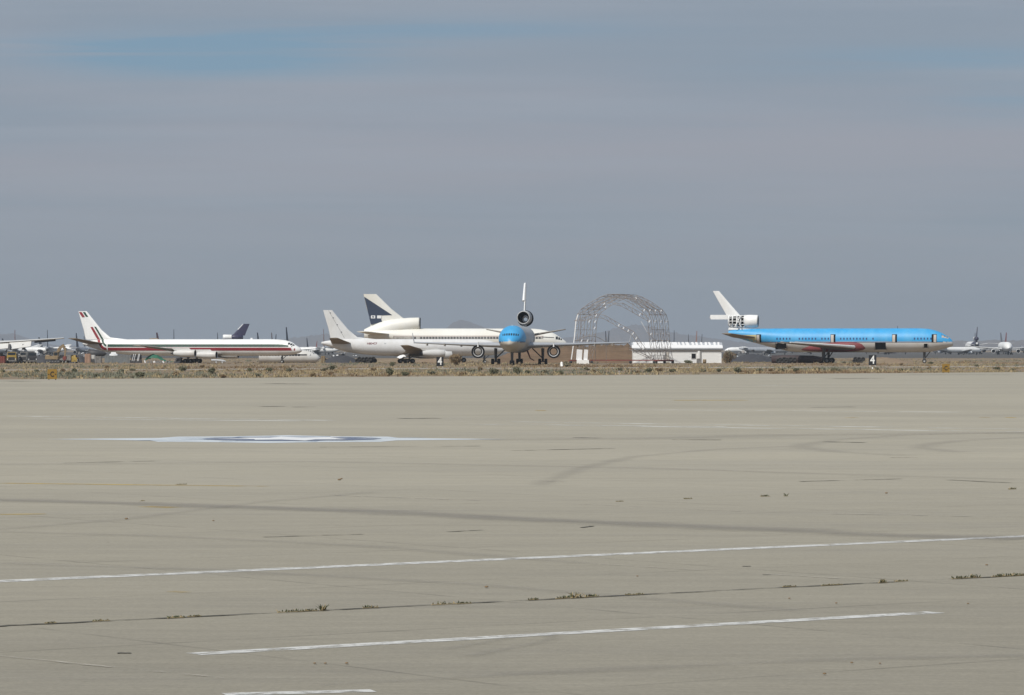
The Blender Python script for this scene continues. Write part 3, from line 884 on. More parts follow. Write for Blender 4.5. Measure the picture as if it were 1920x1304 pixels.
# ---------------- middle: trijet nose-on, blue nose, stripped grey body
d = Plane('nose_on_trijet', 'three-engine airliner facing the camera with blue nose and empty engine rings under both wings', 956, 812, R(-93.8), 28, MD11, MDZ)
M_strip_grey = mat('stripped_grey_skin', (0.40, 0.42, 0.44), 0.5, 0.10, 0.5, metal=0.15, dirt=(0.28, 0.27, 0.26), dirt_amt=0.6)
M_nosegrey = mat('dusty_grey_nose', (0.50, 0.48, 0.43), 0.5, 0.08, 0.9, dirt=(0.36, 0.32, 0.24), dirt_amt=0.5)


def zone_d(q, z):
    lim = 8.6 + (2.6 if z > 1.8 else 0) + .9 * math.sin(z * 2.1) + .5 * math.sin(z * 5)
    if z > -.62: return 0 if q < lim else 2
    return 1 if q < 9 + math.sin(z * 3) else 2


d.fuselage([M_blue, M_nosegrey, M_strip_grey], zone_d, 56)
d.patch('cheatline', .2, 6.6, -.74, -.56, M_navy, off=.02, nz=1)
for sd_ in (-1, 1):
    for y0, y1, z0, z1 in ((.09, .40, .72, 1.14), (.60, .90, .70, 1.12), (1.10, 1.36, .66, 1.08), (1.54, 1.74, .62, 1.0)):
        d.front_pane(y0, y1, z0 + .06, z1 + .1, M_glass, sd_)
b = MB(); b.box((d.ref - 7.6, 0, MDZ + 2.95), (.5, .12, .35)); b.build('antenna', M_tin, d.root)
M_wingfront = mat('wing_leading_grey', (0.42, 0.44, 0.47), 0.45, 0.08, 0.5, metal=.2)
md11_wings(d, M_wingfront, 4.25, 5.0, 24.6, True)
d.fin('fin', [(49.2, 11.9, 5.6, .42), (51.6, 14.6, 4.4, .36), (54.7, 18.9, 3.0, .26)], M_white)
b = MB(); b.tube((d.ref - 49.0, -.12, 14.6), (d.ref - 53.4, -.12, 18.7), .30, .2, 8); b.build('fin_leading_edge', M_tin, d.root)
for sd_ in (-1, 1):
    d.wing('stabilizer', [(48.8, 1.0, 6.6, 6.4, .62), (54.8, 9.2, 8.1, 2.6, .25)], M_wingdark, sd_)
nc = MB()
nc.lathe([(d.ref - a, r) for a, r in ((52.6, 1.28), (47.4, 1.22), (46.5, 1.30), (46.3, 1.42), (46.6, 1.52), (48.2, 1.62), (52.6, 1.72), (52.6, 1.28))], 32, (0, 0, 10.75), mis=[1, 1, 2, 2, 0, 0, 0])
nc.build('tail_engine_nacelle', [M_strip_grey, M_black, M_wing], d.root)
b = MB()
b.lathe([(d.ref - 52.4, 1.80), (d.ref - 52.9, 1.80), (d.ref - 52.9, 1.55), (d.ref - 52.4, 1.55), (d.ref - 52.4, 1.80)], 28, (0, 0, 10.7)); b.build('exhaust_ring', M_dark, d.root)
b = MB(); b.box((d.ref - 49.6, 0, 8.85), (5.2, 1.1, .95), taper=.75); b.build('engine_mount', M_strip_grey, d.root)
b = MB(); b.lathe([(d.ref - 52.0, 1.9), (d.ref - 52.0, .62)], 28, (0, .12, 10.6)); b.build('dark_backing', M_black, d.root)  # black annulus added to darken the intake and close off the sky behind
b = MB()
b.lathe([(d.ref - 49.0, .72), (d.ref - 50.6, .60), (d.ref - 50.6, .42), (d.ref - 49.0, .72)], 24, (0, .25, 10.4)); b.build('bright_crescent', M_tin, d.root)  # pale floating ring added to show as the bright crescent inside the duct
for sd_ in (-1, 1):
    b = MB()
    o_ = (0, sd_ * 8.45, 2.95)
    X = d.ref - 19.5
    b.lathe([(X, 1.46), (X - .5, 1.5), (X - .5, 1.14), (X, 1.12), (X, 1.46)], 32, o_, mi=0)
    b.lathe([(X - .15, 1.13), (X - .9, 1.12), (X - .9, .98), (X - .15, .96), (X - .15, 1.13)], 32, o_, mi=1)
    b.lathe([(X - .2, .97), (X - 1.1, .94), (X - 1.1, .74), (X - .2, .72), (X - .2, .97)], 32, o_, mi=0)
    ring = b.build('engine_ring', [M_black, M_wing], d.root)
    b = MB(); b.box((X - .9, sd_ * 8.45, 4.35), (2.4, .3, .7), taper=.7); b.box((X - .5, sd_ * 8.1, 4.55), (.8, 1.1, .1)); b.box((X - .6, sd_ * 8.45, 4.72), (.5, .25, .7), rot=Matrix.Rotation(R(20 * sd_), 3, 'X')); b.build('engine_pylon', M_wing, d.root)
    for yy in (13.2, 17.0, 21.0):
        b = MB(); b.box((d.ref - 33, sd_ * yy, 3.95 + yy * .03), (3.0, .22, .62)); b.build('flap_track', M_wingdark, d.root)
b = MB(); b.tube((d.ref - 30, 1.9, 3.2), (d.ref - 30.3, 2.6, 1.4), .22, .14, 8); b.tube((d.ref - 30.3, 2.6, 1.4), (d.ref - 30.5, 3.5, .9), .13, .1, 8); b.build('hanging_duct', M_redprimer, d.root)
md11_gear(d)

# ---------------- cream trijet behind
L10 = [(0, -1.1, -1.15, .03), (.4, -.5, -1.7, .7), (1.2, .15, -2.1, 1.35), (2.4, 1.0, -2.45, 1.95), (3.6, 1.75, -2.65, 2.4), (5, 2.3, -2.8, 2.7), (7, 2.72, -2.92, 2.88), (9.5, 2.95, -2.98, 2.98),
       (36, 2.98, -2.98, 2.98), (39, 2.98, -2.6, 2.95), (42, 2.98, -1.9, 2.8), (45, 2.98, -1.1, 2.55), (48, 3.0, -.2, 2.2), (51.5, 2.9, .8, 1.5)]
LZ = 5.95
c = Plane('cream_trijet', 'cream trijet with dark triangle tail and long window row, behind the plain white jet', 1064, 985, R(2), 26, L10, LZ)
c.fuselage(M_cream)
c.window_row([(7.2, 40)], .50, M_dark, .46, .52, .80, .03, skip=.04)
c.patch('cheatline', 6.5, 46, .2, .8, mat('grey_band', (0.36, 0.35, 0.33), .5, .15, 1.2, dirt=(.6, .6, .56), dirt_amt=.7, dirt_scale=.9), off=.015, nz=2)
c.patch('cheatline', 6.5, 46, .92, 1.02, M_rust, off=.02, nz=1)
c.patch('nose_mask', 2.8, 6.8, lambda q: .28 + .05 * q, lambda q: .42 + .06 * q, M_dark, off=.02, nz=2)
c.cockpit([(1.5, 1.9, -.1, .32), (2.0, 2.5, 0, .62), (2.6, 3.2, .1, .85)], M_glass)
ft = lambda a, z: .30
c.fin('fin', [(40.0, 8.7, 11.9, .6), (43.3, 11.7, 8.7, .55), (46.3, 14.0, 6.6, .5), (50.4, 18.0, 3.4, .34)], M_cream)
c.fin_panel('tail_emblem', [(53.6, 17.3), (46.2, 12.45), (49.7, 12.4), (49.5, 11.9), (52.3, 12.0)], M_fin_navy, .02, ft)
c.fin_panel('tail_emblem', [(52.3, 11.9), (49.3, 11.9), (48.9, 10.7), (51.8, 9.9)], M_fin_navy, .02, ft)
c.fin_panel('tail_stripe', [(51.7, 9.6), (48.8, 10.3), (48.6, 9.5), (51.5, 9.2)], M_red, .02, ft)
for a in (51.8, 50.2):
    c.fin_panel('tail_letter', [(a, 12.35), (a - 1.1, 12.35), (a - 1.1, 11.6), (a, 11.6)], M_tin, .04, ft)
c.fin_panel('tail_letter', [(51.5, 12.15), (51.0, 12.15), (51.0, 11.8), (51.5, 11.8)], M_fin_navy, .06, ft)
nc = MB()
vs = []
secsn = [(39.3, 10.25, 1.30, 1.40), (38.9, 10.25, 1.45, 1.52), (39.4, 10.2, 1.58, 1.62), (41.5, 10.05, 1.66, 1.72), (44.0, 9.6, 1.75, 2.0), (46.5, 9.1, 1.7, 2.2), (49.5, 8.3, 1.6, 2.3), (52.0, 7.6, 1.45, 1.9), (53.6, 7.3, 1.25, 1.4)]
mm = 24
for a, z, ry, rz in secsn:
    vs += [(c.ref - a, ry * math.cos(2 * math.pi * k / mm), z + rz * math.sin(2 * math.pi * k / mm)) for k in range(mm)]
nc.add(vs, [(i * mm + k, i * mm + (k + 1) % mm, (i + 1) * mm + (k + 1) % mm, (i + 1) * mm + k) for i in range(len(secsn) - 1) for k in range(mm)], 0, True)
nc.add(vs[-mm:], [tuple(range(mm))])
nc.build('tail_engine_duct', M_cream, c.root)
b = MB(); b.lathe([(c.ref - 38.86, 1.42), (c.ref - 38.75, 1.50), (c.ref - 38.95, 1.54)], 24, (0, 0, 10.25)); b.lathe([(c.ref - 38.9, 1.42), (c.ref - 40.2, 1.2), (c.ref - 40.2, .01)], 24, (0, 0, 10.25)); b.build('intake_lip', M_black, c.root)
for sd_ in (-1, 1):
    c.wing('stabilizer', [(46.4, 1.5, 7.4, 6.4, .6), (53.2, 10.6, 8.1, 2.4, .25)], M_cream, sd_)
    c.wing('wing', [(18.5, 1.5, 3.9, 11.0, 1.3), (20.3, 3.4, 4.0, 9.6, 1.1), (34.5, 22, 5.6, 2.8, .3)], M_wing, sd_)
    c.gear(28.3, sd_ * 5.4, 3.4, BOGIE, .62, .48)
c.gear(5.8, 0, 3.2, [(0, -.3), (0, .3)], .48, .34)


# ---------------- four-engine narrow jets
def dc8_prof(L):
    t = L - 57.0
    return [(0, -.75, -.8, .03), (.25, -.35, -1.1, .4), (.8, .1, -1.4, .85), (1.6, .55, -1.62, 1.2), (2.4, 1.15, -1.76, 1.42), (3.2, 1.5, -1.85, 1.58), (4.5, 1.82, -1.95, 1.73), (6.5, 2.02, -2.02, 1.84), (9, 2.07, -2.07, 1.87),
            (37 + t, 2.07, -2.07, 1.87), (41 + t, 2.07, -2.03, 1.85), (45 + t, 2.06, -1.78, 1.76), (48 + t, 2.05, -1.45, 1.6), (50.5 + t, 2.02, -1.05, 1.4), (53 + t, 1.9, -.4, 1.0), (55 + t, 1.7, .25, .6), (56.8 + t, 1.35, .85, .2)]


D8Z = 3.9


def dc8(name, label, nose_px, nose_Y, th, L, ws, mbody, mwing, mnac, st=7.8, fs=1.4, engines=True):
    p = Plane(name, label, nose_px, nose_Y, th, L / 2, dc8_prof(L), D8Z)
    for sd_ in (-1, 1):
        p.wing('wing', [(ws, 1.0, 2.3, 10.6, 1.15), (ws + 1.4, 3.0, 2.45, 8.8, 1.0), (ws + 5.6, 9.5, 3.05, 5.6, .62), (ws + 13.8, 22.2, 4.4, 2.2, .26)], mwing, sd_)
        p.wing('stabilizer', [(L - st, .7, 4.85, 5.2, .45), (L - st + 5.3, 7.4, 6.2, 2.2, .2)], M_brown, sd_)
        if engines:
            for st, y, z in ((ws - .9, 8.2, 2.05), (ws + 2.6, 14.0, 2.45)):
                p.nacelle('engine_nacelle', st, sd_ * y, z, 5.6, .95, mnac, tail=.6)
                p.pylon(st + .9, st + 5.6, sd_ * y, z + .7, z + 1.35, mnac)
        p.gear(ws + 8.4, sd_ * 3.2, 2.6, [(-.7, -.4), (-.7, .4), (.7, -.4), (.7, .4)], .56, .42)
    p.gear(5.2, 0, 2.4, [(0, -.26), (0, .26)], .43, .3)
    p.fin('fin', [(L - 13 - fs, 5.9, 11.8, .5), (L - 7.9 - fs, 6.45, 6.9, .48), (L - 5.5 - fs, 8.4, 4.9, .42), (L - 1.5 - fs, 13.1, 2.3, .24)], mbody)
    return p


A8 = dc8('striped_four_engine_jet', 'long white four-engine jet with green and red stripes running up its swept tail', 566.5, 930, R(-15), 58.8, 20.5, M_white, M_wingdark, M_whitegrey, 6.8, 0)
A8.fuselage(M_white)
A8.patch('green_stripe', 2.2, 51.1, lambda q: .16 if q > 3.5 else .16 - (3.5 - q) * .02, lambda q: .82 if q > 5 else .82 - (5 - q) * .16, M_green, off=.02, nz=3)
A8.patch('red_stripe', .35, 51.1, lambda q: -.78 if q > 2 else -.78 + (2 - q) * .02, lambda q: -.02 if q > 3 else -.02 - (3 - q) * .14, M_red, off=.02, nz=3)
A8.window_row([(7, 47)], .52, M_dark, .3, .34, 1.0, .035, skip=.1)
A8.cockpit([(1.75, 2.2, .42, .78), (2.3, 2.75, .55, 1.0), (2.85, 3.3, .72, 1.2)], M_glass)


def tail_band(p, name, left, right, m, fin_half):
    """stripe given by its two edges in (column, row) of the side view; it climbs from the fuselage skin onto the fin"""
    X_n, Y_n, c_t, s_t = XP(566.5, 930), 930.0, math.cos(R(15)), math.sin(R(15))

    def cv(q):
        k = (q[0] - 960) / F; st = (X_n - k * Y_n) / (c_t + k * s_t)
        return st, H - (q[1] - HY) * (Y_n + st * s_t) / F
    L_, R_ = [resample2([cv(q) for q in e_], 30) for e_ in (left, right)]
    for side in (-1, 1):
        vs = []
        for a, c_ in zip(L_, R_):
            for k in range(5):
                q = a[0] + (c_[0] - a[0]) * k / 4; z = a[1] + (c_[1] - a[1]) * k / 4
                y = fin_half(q, z)
                if z < p.ft(q) + p.zc: y = max(y, abs(p.surf(q, z, 1).y))
                vs.append((p.ref - q, side * (y + .025), z))
        fs = [(i * 5 + k, (i + 1) * 5 + k, (i + 1) * 5 + k + 1, i * 5 + k + 1) for i in range(len(L_) - 1) for k in range(4)]
        b = MB(); b.add(vs, fs, 0, True); b.build(name, m, p.root)


def resample2(pts_, n):
    d_ = [0]
    for a, b in zip(pts_[:-1], pts_[1:]): d_.append(d_[-1] + math.hypot(b[0] - a[0], b[1] - a[1]))
    fx, fy = pchip(d_, [p[0] for p in pts_]), pchip(d_, [p[1] for p in pts_])
    return [(fx(d_[-1] * i / n), fy(d_[-1] * i / n)) for i in range(n + 1)]


fth = lambda a, z: .25 - max(0, z - 6.4) * .019
tail_band(A8, 'red_stripe', [(170, 613.5), (177.5, 627), (184.5, 639), (190.5, 649), (196, 655.5), (203.5, 657.4)], [(174.7, 613.5), (182.5, 627), (189.5, 639), (196, 648.5), (199.5, 651.6), (203.5, 652.5)], M_red, fth)
tail_band(A8, 'green_stripe', [(177, 613), (185, 626), (192, 638), (198, 647), (201, 649.6), (203.5, 650.4)], [(180.5, 613), (188.5, 626), (195.5, 637.5), (200.5, 644.8), (202, 646), (203.5, 646.4)], M_green, fth)
tail_band(A8, 'red_stripe', [(148.3, 585.5), (151, 590), (154.5, 595)], [(153.5, 585.5), (156.5, 590), (159.8, 595)], M_red, fth)
tail_band(A8, 'green_stripe', [(155.5, 585.5), (158.5, 590), (161.5, 594.5)], [(160, 585.5), (163, 590), (166, 594.5)], M_green, fth)
b = MB(); b.box((A8.ref - 13.3, 0, D8Z + 2.2), (.5, .08, .4)); b.build('antenna', M_tin, A8.root)

B8 = dc8('plain_white_jet', 'plain white four-engine jet with brown tailplane, parked in front of cream trijet', 946, 931, R(17), 47.2, 17.0, M_white, M_brown, M_whitegrey)
M_plain = mat('plain_white_skin', (0.70, 0.70, 0.70), 0.45, 0.05, 0.4, dirt=(0.5, 0.46, 0.40), dirt_amt=0.3)
B8.fuselage(M_plain)
B8.fin_panel('rudder_gap', [(41.2, 6.3), (41.35, 6.3), (45.32, 13.0), (45.2, 13.0)], M_wing, .012, fth)
for zz in (7.6, 9.4, 11.1, 12.3):
    B8.fin_panel('hinge', [(q_ + 41.1 + (zz - 6.3) * .59, z_) for q_, z_ in ((0, zz), (.3, zz), (.3, zz + .18), (0, zz + .18))], M_fin_navy, .03, fth)
t0 = B8.surf(34.6, D8Z + .95, -1, .03)
text_mesh('registration', 'N804CF', .75, M_redprimer, B8.root, t0, (R(72), 0, 0), .005, .01, 1.0)
B8.patch('small_hatch', 31.0, 31.5, .85, 1.15, M_wing, off=.02, ns=1, sides=(-1,))
b = MB()   # drooped, crumpled inboard flap
vs = []
for i in range(7):
    t = i / 6
    for k in range(4):
        u = k / 3
        vs.append((B8.ref - 25.2 - 3.4 * t + rng.normal() * .12, -3.6 - 1.6 * u, 2.7 - 1.7 * t * (.7 + .3 * u) + rng.normal() * .12))
b.add(vs, [(i * 4 + k, i * 4 + k + 1, i * 4 + k + 5, i * 4 + k + 4) for i in range(6) for k in range(3)])
fl = b.build('drooped_flap', M_tin, B8.root)
md = fl.modifiers.new('thick', 'SOLIDIFY'); md.thickness = .12

# ---------------- big grey wing reaching into the picture
W = Plane('parted_widebody', 'big grey airliner wing with drooped flaps above the yellow truck and excavator', -34, 962, R(90), 28, MD11, MDZ)
W.fuselage(M_whitegrey)
md11_wings(W, M_whitegrey, 4.7, 6.2, 25.9)
md11_gear(W)
for sd_ in (-1, 1):
    W.wing('stabilizer', [(48.8, 1.0, 6.6, 6.0, .6), (54, 7.4, 7.6, 2.6, .25)], M_wing, sd_)
    for (y0, y1, q0, q1, zz) in ((4.2, 11.6, 32.6, 34.2, 4.55), (11.8, 17.6, 34.4, 37.0, 5.0)):
        b = MB(); b.add([(W.ref - q0, sd_ * y0, zz), (W.ref - q1, sd_ * y1, zz + .35), (W.ref - q1 - 1.4, sd_ * y1, zz - .95), (W.ref - q0 - 1.9, sd_ * y0, zz - 1.7)], [(0, 1, 2, 3)])
        o = b.build('flap', M_whitegrey, W.root); m_ = o.modifiers.new('thick', 'SOLIDIFY'); m_.thickness = .18
    b = MB(); b.box((W.ref - 40.2, sd_ * 21.3, 5.45), (.5, 5.2, .42), rot=Matrix.Rotation(sd_ * R(5), 3, 'X')); b.build('aileron_gap', M_black, W.root)
    for yy in (12.0, 15.5):
        b = MB(); b.box((W.ref - 36, sd_ * yy, 4.0), (3.2, .6, 1.5), taper=.6); b.build('pylon', M_dark, W.root)
W.fin('fin', [(48.6, 8.3, 7.6, .55), (54.7, 16.6, 3.9, .30)], M_white)


# ================================================================ far parked jets
FJ = [(0, -.5, -.55, .03), (.4, -.1, -1.0, .5), (1.2, .5, -1.4, 1.0), (2.4, 1.2, -1.7, 1.45), (4, 1.65, -1.85, 1.75), (6, 1.85, -1.9, 1.88), (24, 1.88, -1.9, 1.88), (28, 1.85, -1.4, 1.65), (32, 1.7, -.4, 1.1), (36, 1.3, .5, .35)]
M_finred = mat('faded_red_fin', (0.22, 0.07, 0.07), 0.5, .15, 1.0)
M_findark = mat('dark_blue_fin', (0.03, 0.04, 0.07), 0.5, .15, 1.0)
M_fingrey = mat('grey_fin', (0.10, 0.11, 0.13), 0.5, .15, 1.0)
M_finorange = mat('faded_orange_fin', (0.34, 0.18, 0.14), 0.5, .15, 1.0)


def far_jet(label, px, ytop, Y, deg, mfin, mbody, scale=1.0, ttail=False):
    """small parked jet; its fin stands at column px and tops out at row ytop"""
    zt = (H - (ytop - HY) * Y / F)
    k = scale
    th = R(deg)
    fw = Vector((math.cos(th), math.sin(th), 0))
    finp = Vector((XP(px, Y), Y, 0))
    prof = [(a * k, t * k, b * k, w * k) for a, t, b, w in FJ]
    p = Plane('parked_jet', label, 0, Y, th, 18 * k, prof, 3.3 * k, 'jets parked far out on the ramp', 'airliner')
    p.root.location = finp + fw * (14.5 * k)
    p.fuselage(mbody, n=20)
    z0 = 4.7 * k
    p.fin('fin', [(25.5 * k, z0, 9.0 * k, .62 * k), (28.5 * k, z0 + (zt - z0) * .35, 6.2 * k, .52 * k), (33.3 * k, zt, 3.0 * k, .34 * k)], mfin)
    for sd_ in (-1, 1):
        p.wing('wing', [(11 * k, 1.4 * k, 2.4 * k, 6.5 * k, .7 * k), (19.5 * k, 15 * k, 3.6 * k, 1.8 * k, .22 * k)], M_wing, sd_)
        zs = zt - .3 if ttail else 4.4 * k
        p.wing('stabilizer', [(29.6 * k, .4 * k, zs, 3.6 * k, .35 * k), (33.0 * k, 5.6 * k, zs + .35 * k, 1.6 * k, .16 * k)], mfin if ttail else M_wing, sd_)
        p.nacelle('engine_nacelle', 12.0 * k, sd_ * 4.9 * k, 1.5 * k, 3.6 * k, .85 * k, mbody)
        p.gear(17 * k, sd_ * 2.6 * k, 2 * k, [(0, -.3 * k), (0, .3 * k)], .5 * k, .3 * k)
    p.gear(3.6 * k, 0, 1.9 * k, [(0, -.2 * k), (0, .2 * k)], .36 * k, .25 * k)
    return p


FAR = [(6, 635, 2500, 84, M_fingrey, 'dark-finned jet at the very edge above the big grey wing'),
       (28, 619, 2250, 97, M_finred, 'jet with tall faded red fin beyond the big grey wing'),
       (75, 633, 2500, 80, M_fingrey, 'jet with short grey fin next to the taller dark reddish fin'),
       (89, 619, 2250, 95, M_findark, 'jet with tall dark fin above the excavator'),
       (144, 625, 2400, 86, M_findark, 'jet with thin dark fin just beside the striped tail'),
       (158, 631, 2500, 92, M_fingrey, 'jet half hidden by the striped tail, small grey fin'),
       (296, 624, 2400, 78, M_finred, 'jet with small reddish leaning fin over the striped fuselage'),
       (326, 618, 2250, 94, M_findark, 'jet with tall dark fin over middle of the striped fuselage'),
       (408, 624, 2400, 90, M_fingrey, 'jet with grey fin beside the purple tail'),
       (455, 624, 2400, 100, M_findark, 'jet with dark fin just behind the purple tail'),
       (484, 624, 2400, 82, M_findark, 'jet with leaning dark fin over forward striped fuselage'),
       (510, 624, 2450, 86, M_finorange, 'jet with faded orange fin near the striped cockpit'),
       (517, 627, 2350, 101, M_findark, 'jet with dark fin touching the orange one'),
       (538, 614, 2150, 84, M_findark, 'jet with tallest dark fin above the striped cockpit'),
       (576, 634, 2500, 86, M_findark, 'jet with thin dark fin ahead of the striped nose'),
       (607, 617, 2300, 91, M_finorange, 'jet with pale orange fin beside the plain white tail'),
       (594, 640, 2700, 99, M_finred, 'small distant jet with reddish fin behind the plain white tailplane'),
       (1136, 621, 2300, 83, M_findark, 'jet with dark fin framed by the hangar skeleton, nearer the nose-on trijet'),
       (1141, 621, 2360, 98, M_fingrey, 'jet with grey fin crossing the dark one inside the hangar skeleton'),
       (1264, 620, 2300, 89, M_findark, 'jet with tall dark fin just past the hangar skeleton'),
       (1291, 627, 2450, 87, M_fingrey, 'jet with short dark fin over the white shed roof'),
       (1306, 621, 2350, 94, M_finorange, 'jet with pale reddish fin over the white shed roof'),
       (1316, 627, 2450, 92, M_fingrey, 'jet with grey fin last over the shed roof'),
       (1828, 625, 2500, 88, M_fingrey, 'jet with thin grey fin behind the purple-bellied trijet'),
       (1877, 624, 2250, -92, M_fingrey, 'white jet seen nose-on far beyond the blue airliner'),
       (1886, 624, 2500, 92, M_finred, 'jet with faded red fin behind the distant white nose')]
for px, yt, Y, dg, mf, lb in FAR:
    far_jet(lb, px, yt, Y, dg, mf, M_white if random.random() < .7 or dg < 0 else M_alu, (1.0 if Y > 2200 else 1.1) if dg > 0 else 1.5)
# low clutter: jets without fins showing, broadside and oblique
LOW = [(20, 647, 2300, 10, 'distant white jet low behind the yellow loader'), (70, 646, 2350, 200, 'distant pale jet low behind the excavator cab'), (125, 646, 2250, 160, 'distant silver jet low beside the excavator arm'),
       (640, 650, 2300, 175, 'distant silver jet low under the plain white tail'), (690, 652, 2400, 8, 'distant jet low beside the black tyre heap'),
       (1395, 650, 2300, 15, 'distant silver jet under the tail of the blue airliner'), (1440, 652, 2500, 190, 'distant white jet under the rear of the blue airliner'),
       (1560, 653, 2500, 170, 'distant white jet below the red wing fairing'), (1625, 652, 2450, 12, 'distant white jet seen below the open forward hatch'),
       (1700, 652, 2450, 185, 'distant white jet beside the blue airliner nose wheel'), (1768, 651, 2300, 32, 'distant white jet angled away under the blue nose'), (1806, 651, 2500, 128, 'distant pale jet low between blue nose and purple belly'),
       (1858, 653, 2600, 55, 'distant jet low between purple belly and white nose'), (1915, 648, 2500, 60, 'distant grey jet cut off at the edge')]
for px, yt, Y, dg, lb in LOW:
    far_jet(lb, px, yt, Y, dg, M_white, M_white if random.random() < .5 else M_alu, .92)

# purple-tailed trijets
for nm, px, Y, deg, lb in (('purple_tail_trijet', 322, 2230, 178, 'trijet with dark purple tail and white engine rising above the striped fuselage'),
                           ('purple_belly_trijet', 1833, 2560, 89, 'distant trijet seen from behind with purple rear body')):
    p = Plane(nm, lb, px if deg > 100 else 1833, Y if deg > 100 else Y, R(deg), 28, MD11, MDZ, 'purple trijets')
    if deg < 100: p.root.location = (XP(1833, Y), Y + 28, 0)
    else: p.root.location = (XP(443, Y) - 25, Y, 0)
    p.fuselage([M_white, M_purple], lambda q, z: 1 if q > 43 else 0, 28)
    md11_wings(p, M_whitegrey); md11_fin(p, M_purple); md11_gear(p)
    p.fin('fin_edge', [(53.75, 15.2, 1.0, .47), (56.85, 18.5, .9, .34)], M_tin)
    p.nacelle('tail_engine_nacelle', 45.2, 0, 10.6, 5.2, 1.6, M_white, tail=.95)
    b = MB(); b.lathe([(p.ref - 50.6, 1.4), (p.ref - 51, 1.55), (p.ref - 57.0, 1.2), (p.ref - 57.2, .01)], 20, (0, 0, 10.6)); b.box((p.ref - 51, 0, 8.9), (8, 1.0, 1.0)); b.build('engine_tailpipe', M_purple, p.root)
    for sd_ in (-1, 1):
        p.wing('stabilizer', [(48.8, 1.2, 6.4, 6.4, .6), (54.6, 9.0, 7.6, 2.6, .25)], M_white, sd_)
        p.nacelle('engine_nacelle', 21, sd_ * 8.4, 2.7, 6.2, 1.5, M_white)

# ================================================================ hangar skeleton
HYD = 900.0
hf = thing('hangar_skeleton', 'bare hangar skeleton of trussed metal arches on red wheeled base rails', 'hangar frame', (XP(1070, HYD), HYD, 0))
mpx = HYD / F
bay = Vector((12 * mpx, 4.6, 0))
# outline of one arch in metres (x from the left foot, z above ground)
OUT = [(0, .75), (.75, 5.6), (1.15, 10.3), (1.6, 11.9), (2.6, 13.2), (5.0, 14.9), (7.4, 16.2), (9.0, 16.75), (11.6, 16.75), (13.2, 16.2), (15.6, 14.9), (18.0, 13.2), (19.0, 11.9), (19.45, 10.3), (19.85, 5.6), (20.6, .75)]


def offset_in(path, dlt):
    c = Vector((10.3, 6.0)); r = []
    for i, p in enumerate(path):
        a = Vector(path[max(i - 1, 0)]); b = Vector(path[min(i + 1, len(path) - 1)])
        t = (b - a).normalized(); nrm = Vector((t.y, -t.x))
        if nrm.dot(c - Vector(p)) < 0: nrm = -nrm
        q = Vector(p) + nrm * dlt; r.append((q.x, q.y if 0 < i < len(path) - 1 else p[1]))
    return r


def resample(path, step):
    out = [Vector(path[0])]
    for a, b in zip(path[:-1], path[1:]):
        a, b = Vector(a), Vector(b); n = max(1, int(round((b - a).length / step)))
        out += [a.lerp(b, i / n) for i in range(1, n + 1)]
    return out


def truss(name, path, org, parent, rc=.065, depth=.85, tin=()):
    o_p, i_p = resample(path, 1.5), resample(offset_in(path, depth), 1.5)
    b = MB(); V = lambda p: (org.x + p.x, org.y, p.y)
    for q in (o_p, i_p):
        for u, v in zip(q[:-1], q[1:]): b.tube(V(u), V(v), rc, rc, 6, 0, False)
    n = min(len(o_p), len(i_p))
    for i in range(n - 1):
        b.tube(V(o_p[i]), V(i_p[i]), .04, .04, 4, 0, False)
        b.tube(V(o_p[i]), V(i_p[i + 1]), .04, .04, 4, 0, False)
    for i in range(n):
        if i in tin or random.random() < .10:
            m_ = (o_p[i] + i_p[i]) * .5
            b.box((org.x + m_.x, org.y - .1, m_.y), (.2, .05, .62), 1, Matrix.Rotation(R(30), 3, 'Y'))
    return b.build(name, [M_galv, M_tin], parent)


for k in range(4):
    truss('arch', OUT if k else OUT, bay * k, hf, tin=(20, 22, 24, 25, 26, 27))
# purlins along the axis
for i, (x, z) in enumerate(OUT):
    if i in (1, 3, 4, 6, 7, 8, 9, 11, 12, 14):
        b = MB(); b.tube((x, 0, z), (x + bay.x * 3, bay.y * 3, z), .06, .06, 5); b.build('purlin', M_galv, hf)
for x, z in ((1.0, 8.2), (19.6, 8.2), (.4, 3.0), (20.2, 3.0), (4, 13.5), (16.6, 13.5)):
    b = MB(); b.tube((x, 0, z), (x + bay.x * 3, bay.y * 3, z), .05, .05, 5); b.build('purlin', M_galv, hf)
# cross bracing between roof bays
b = MB()
for k in range(3):
    for (i, j) in ((4, 6), (6, 7), (9, 11), (3, 4), (11, 12)):
        for s_ in (0, 1):
            p0 = Vector((OUT[i][0], 0, OUT[i][1])) + bay * (k + s_); p1 = Vector((OUT[j][0], 0, OUT[j][1])) + bay * (k + 1 - s_)
            b.tube(p0, p1, .045, .045, 4, 0, False)
b.build('roof_bracing', M_galv, hf)
# tin strip still clad to the front foot
b = MB(); b.add([(.05, -.12, 1.0), (.28, -.14, 1.0), (1.0, -.14, 6.2), (1.40, -.14, 10.3), (1.9, -.14, 11.9), (1.65, -.12, 11.9), (1.15, -.12, 10.3), (.76, -.12, 6.2)], [(0, 1, 2, 7), (7, 2, 3, 6), (6, 3, 4, 5)])
o = b.build('cladding_strip', M_tin, hf); m_ = o.modifiers.new('thick', 'SOLIDIFY'); m_.thickness = .04
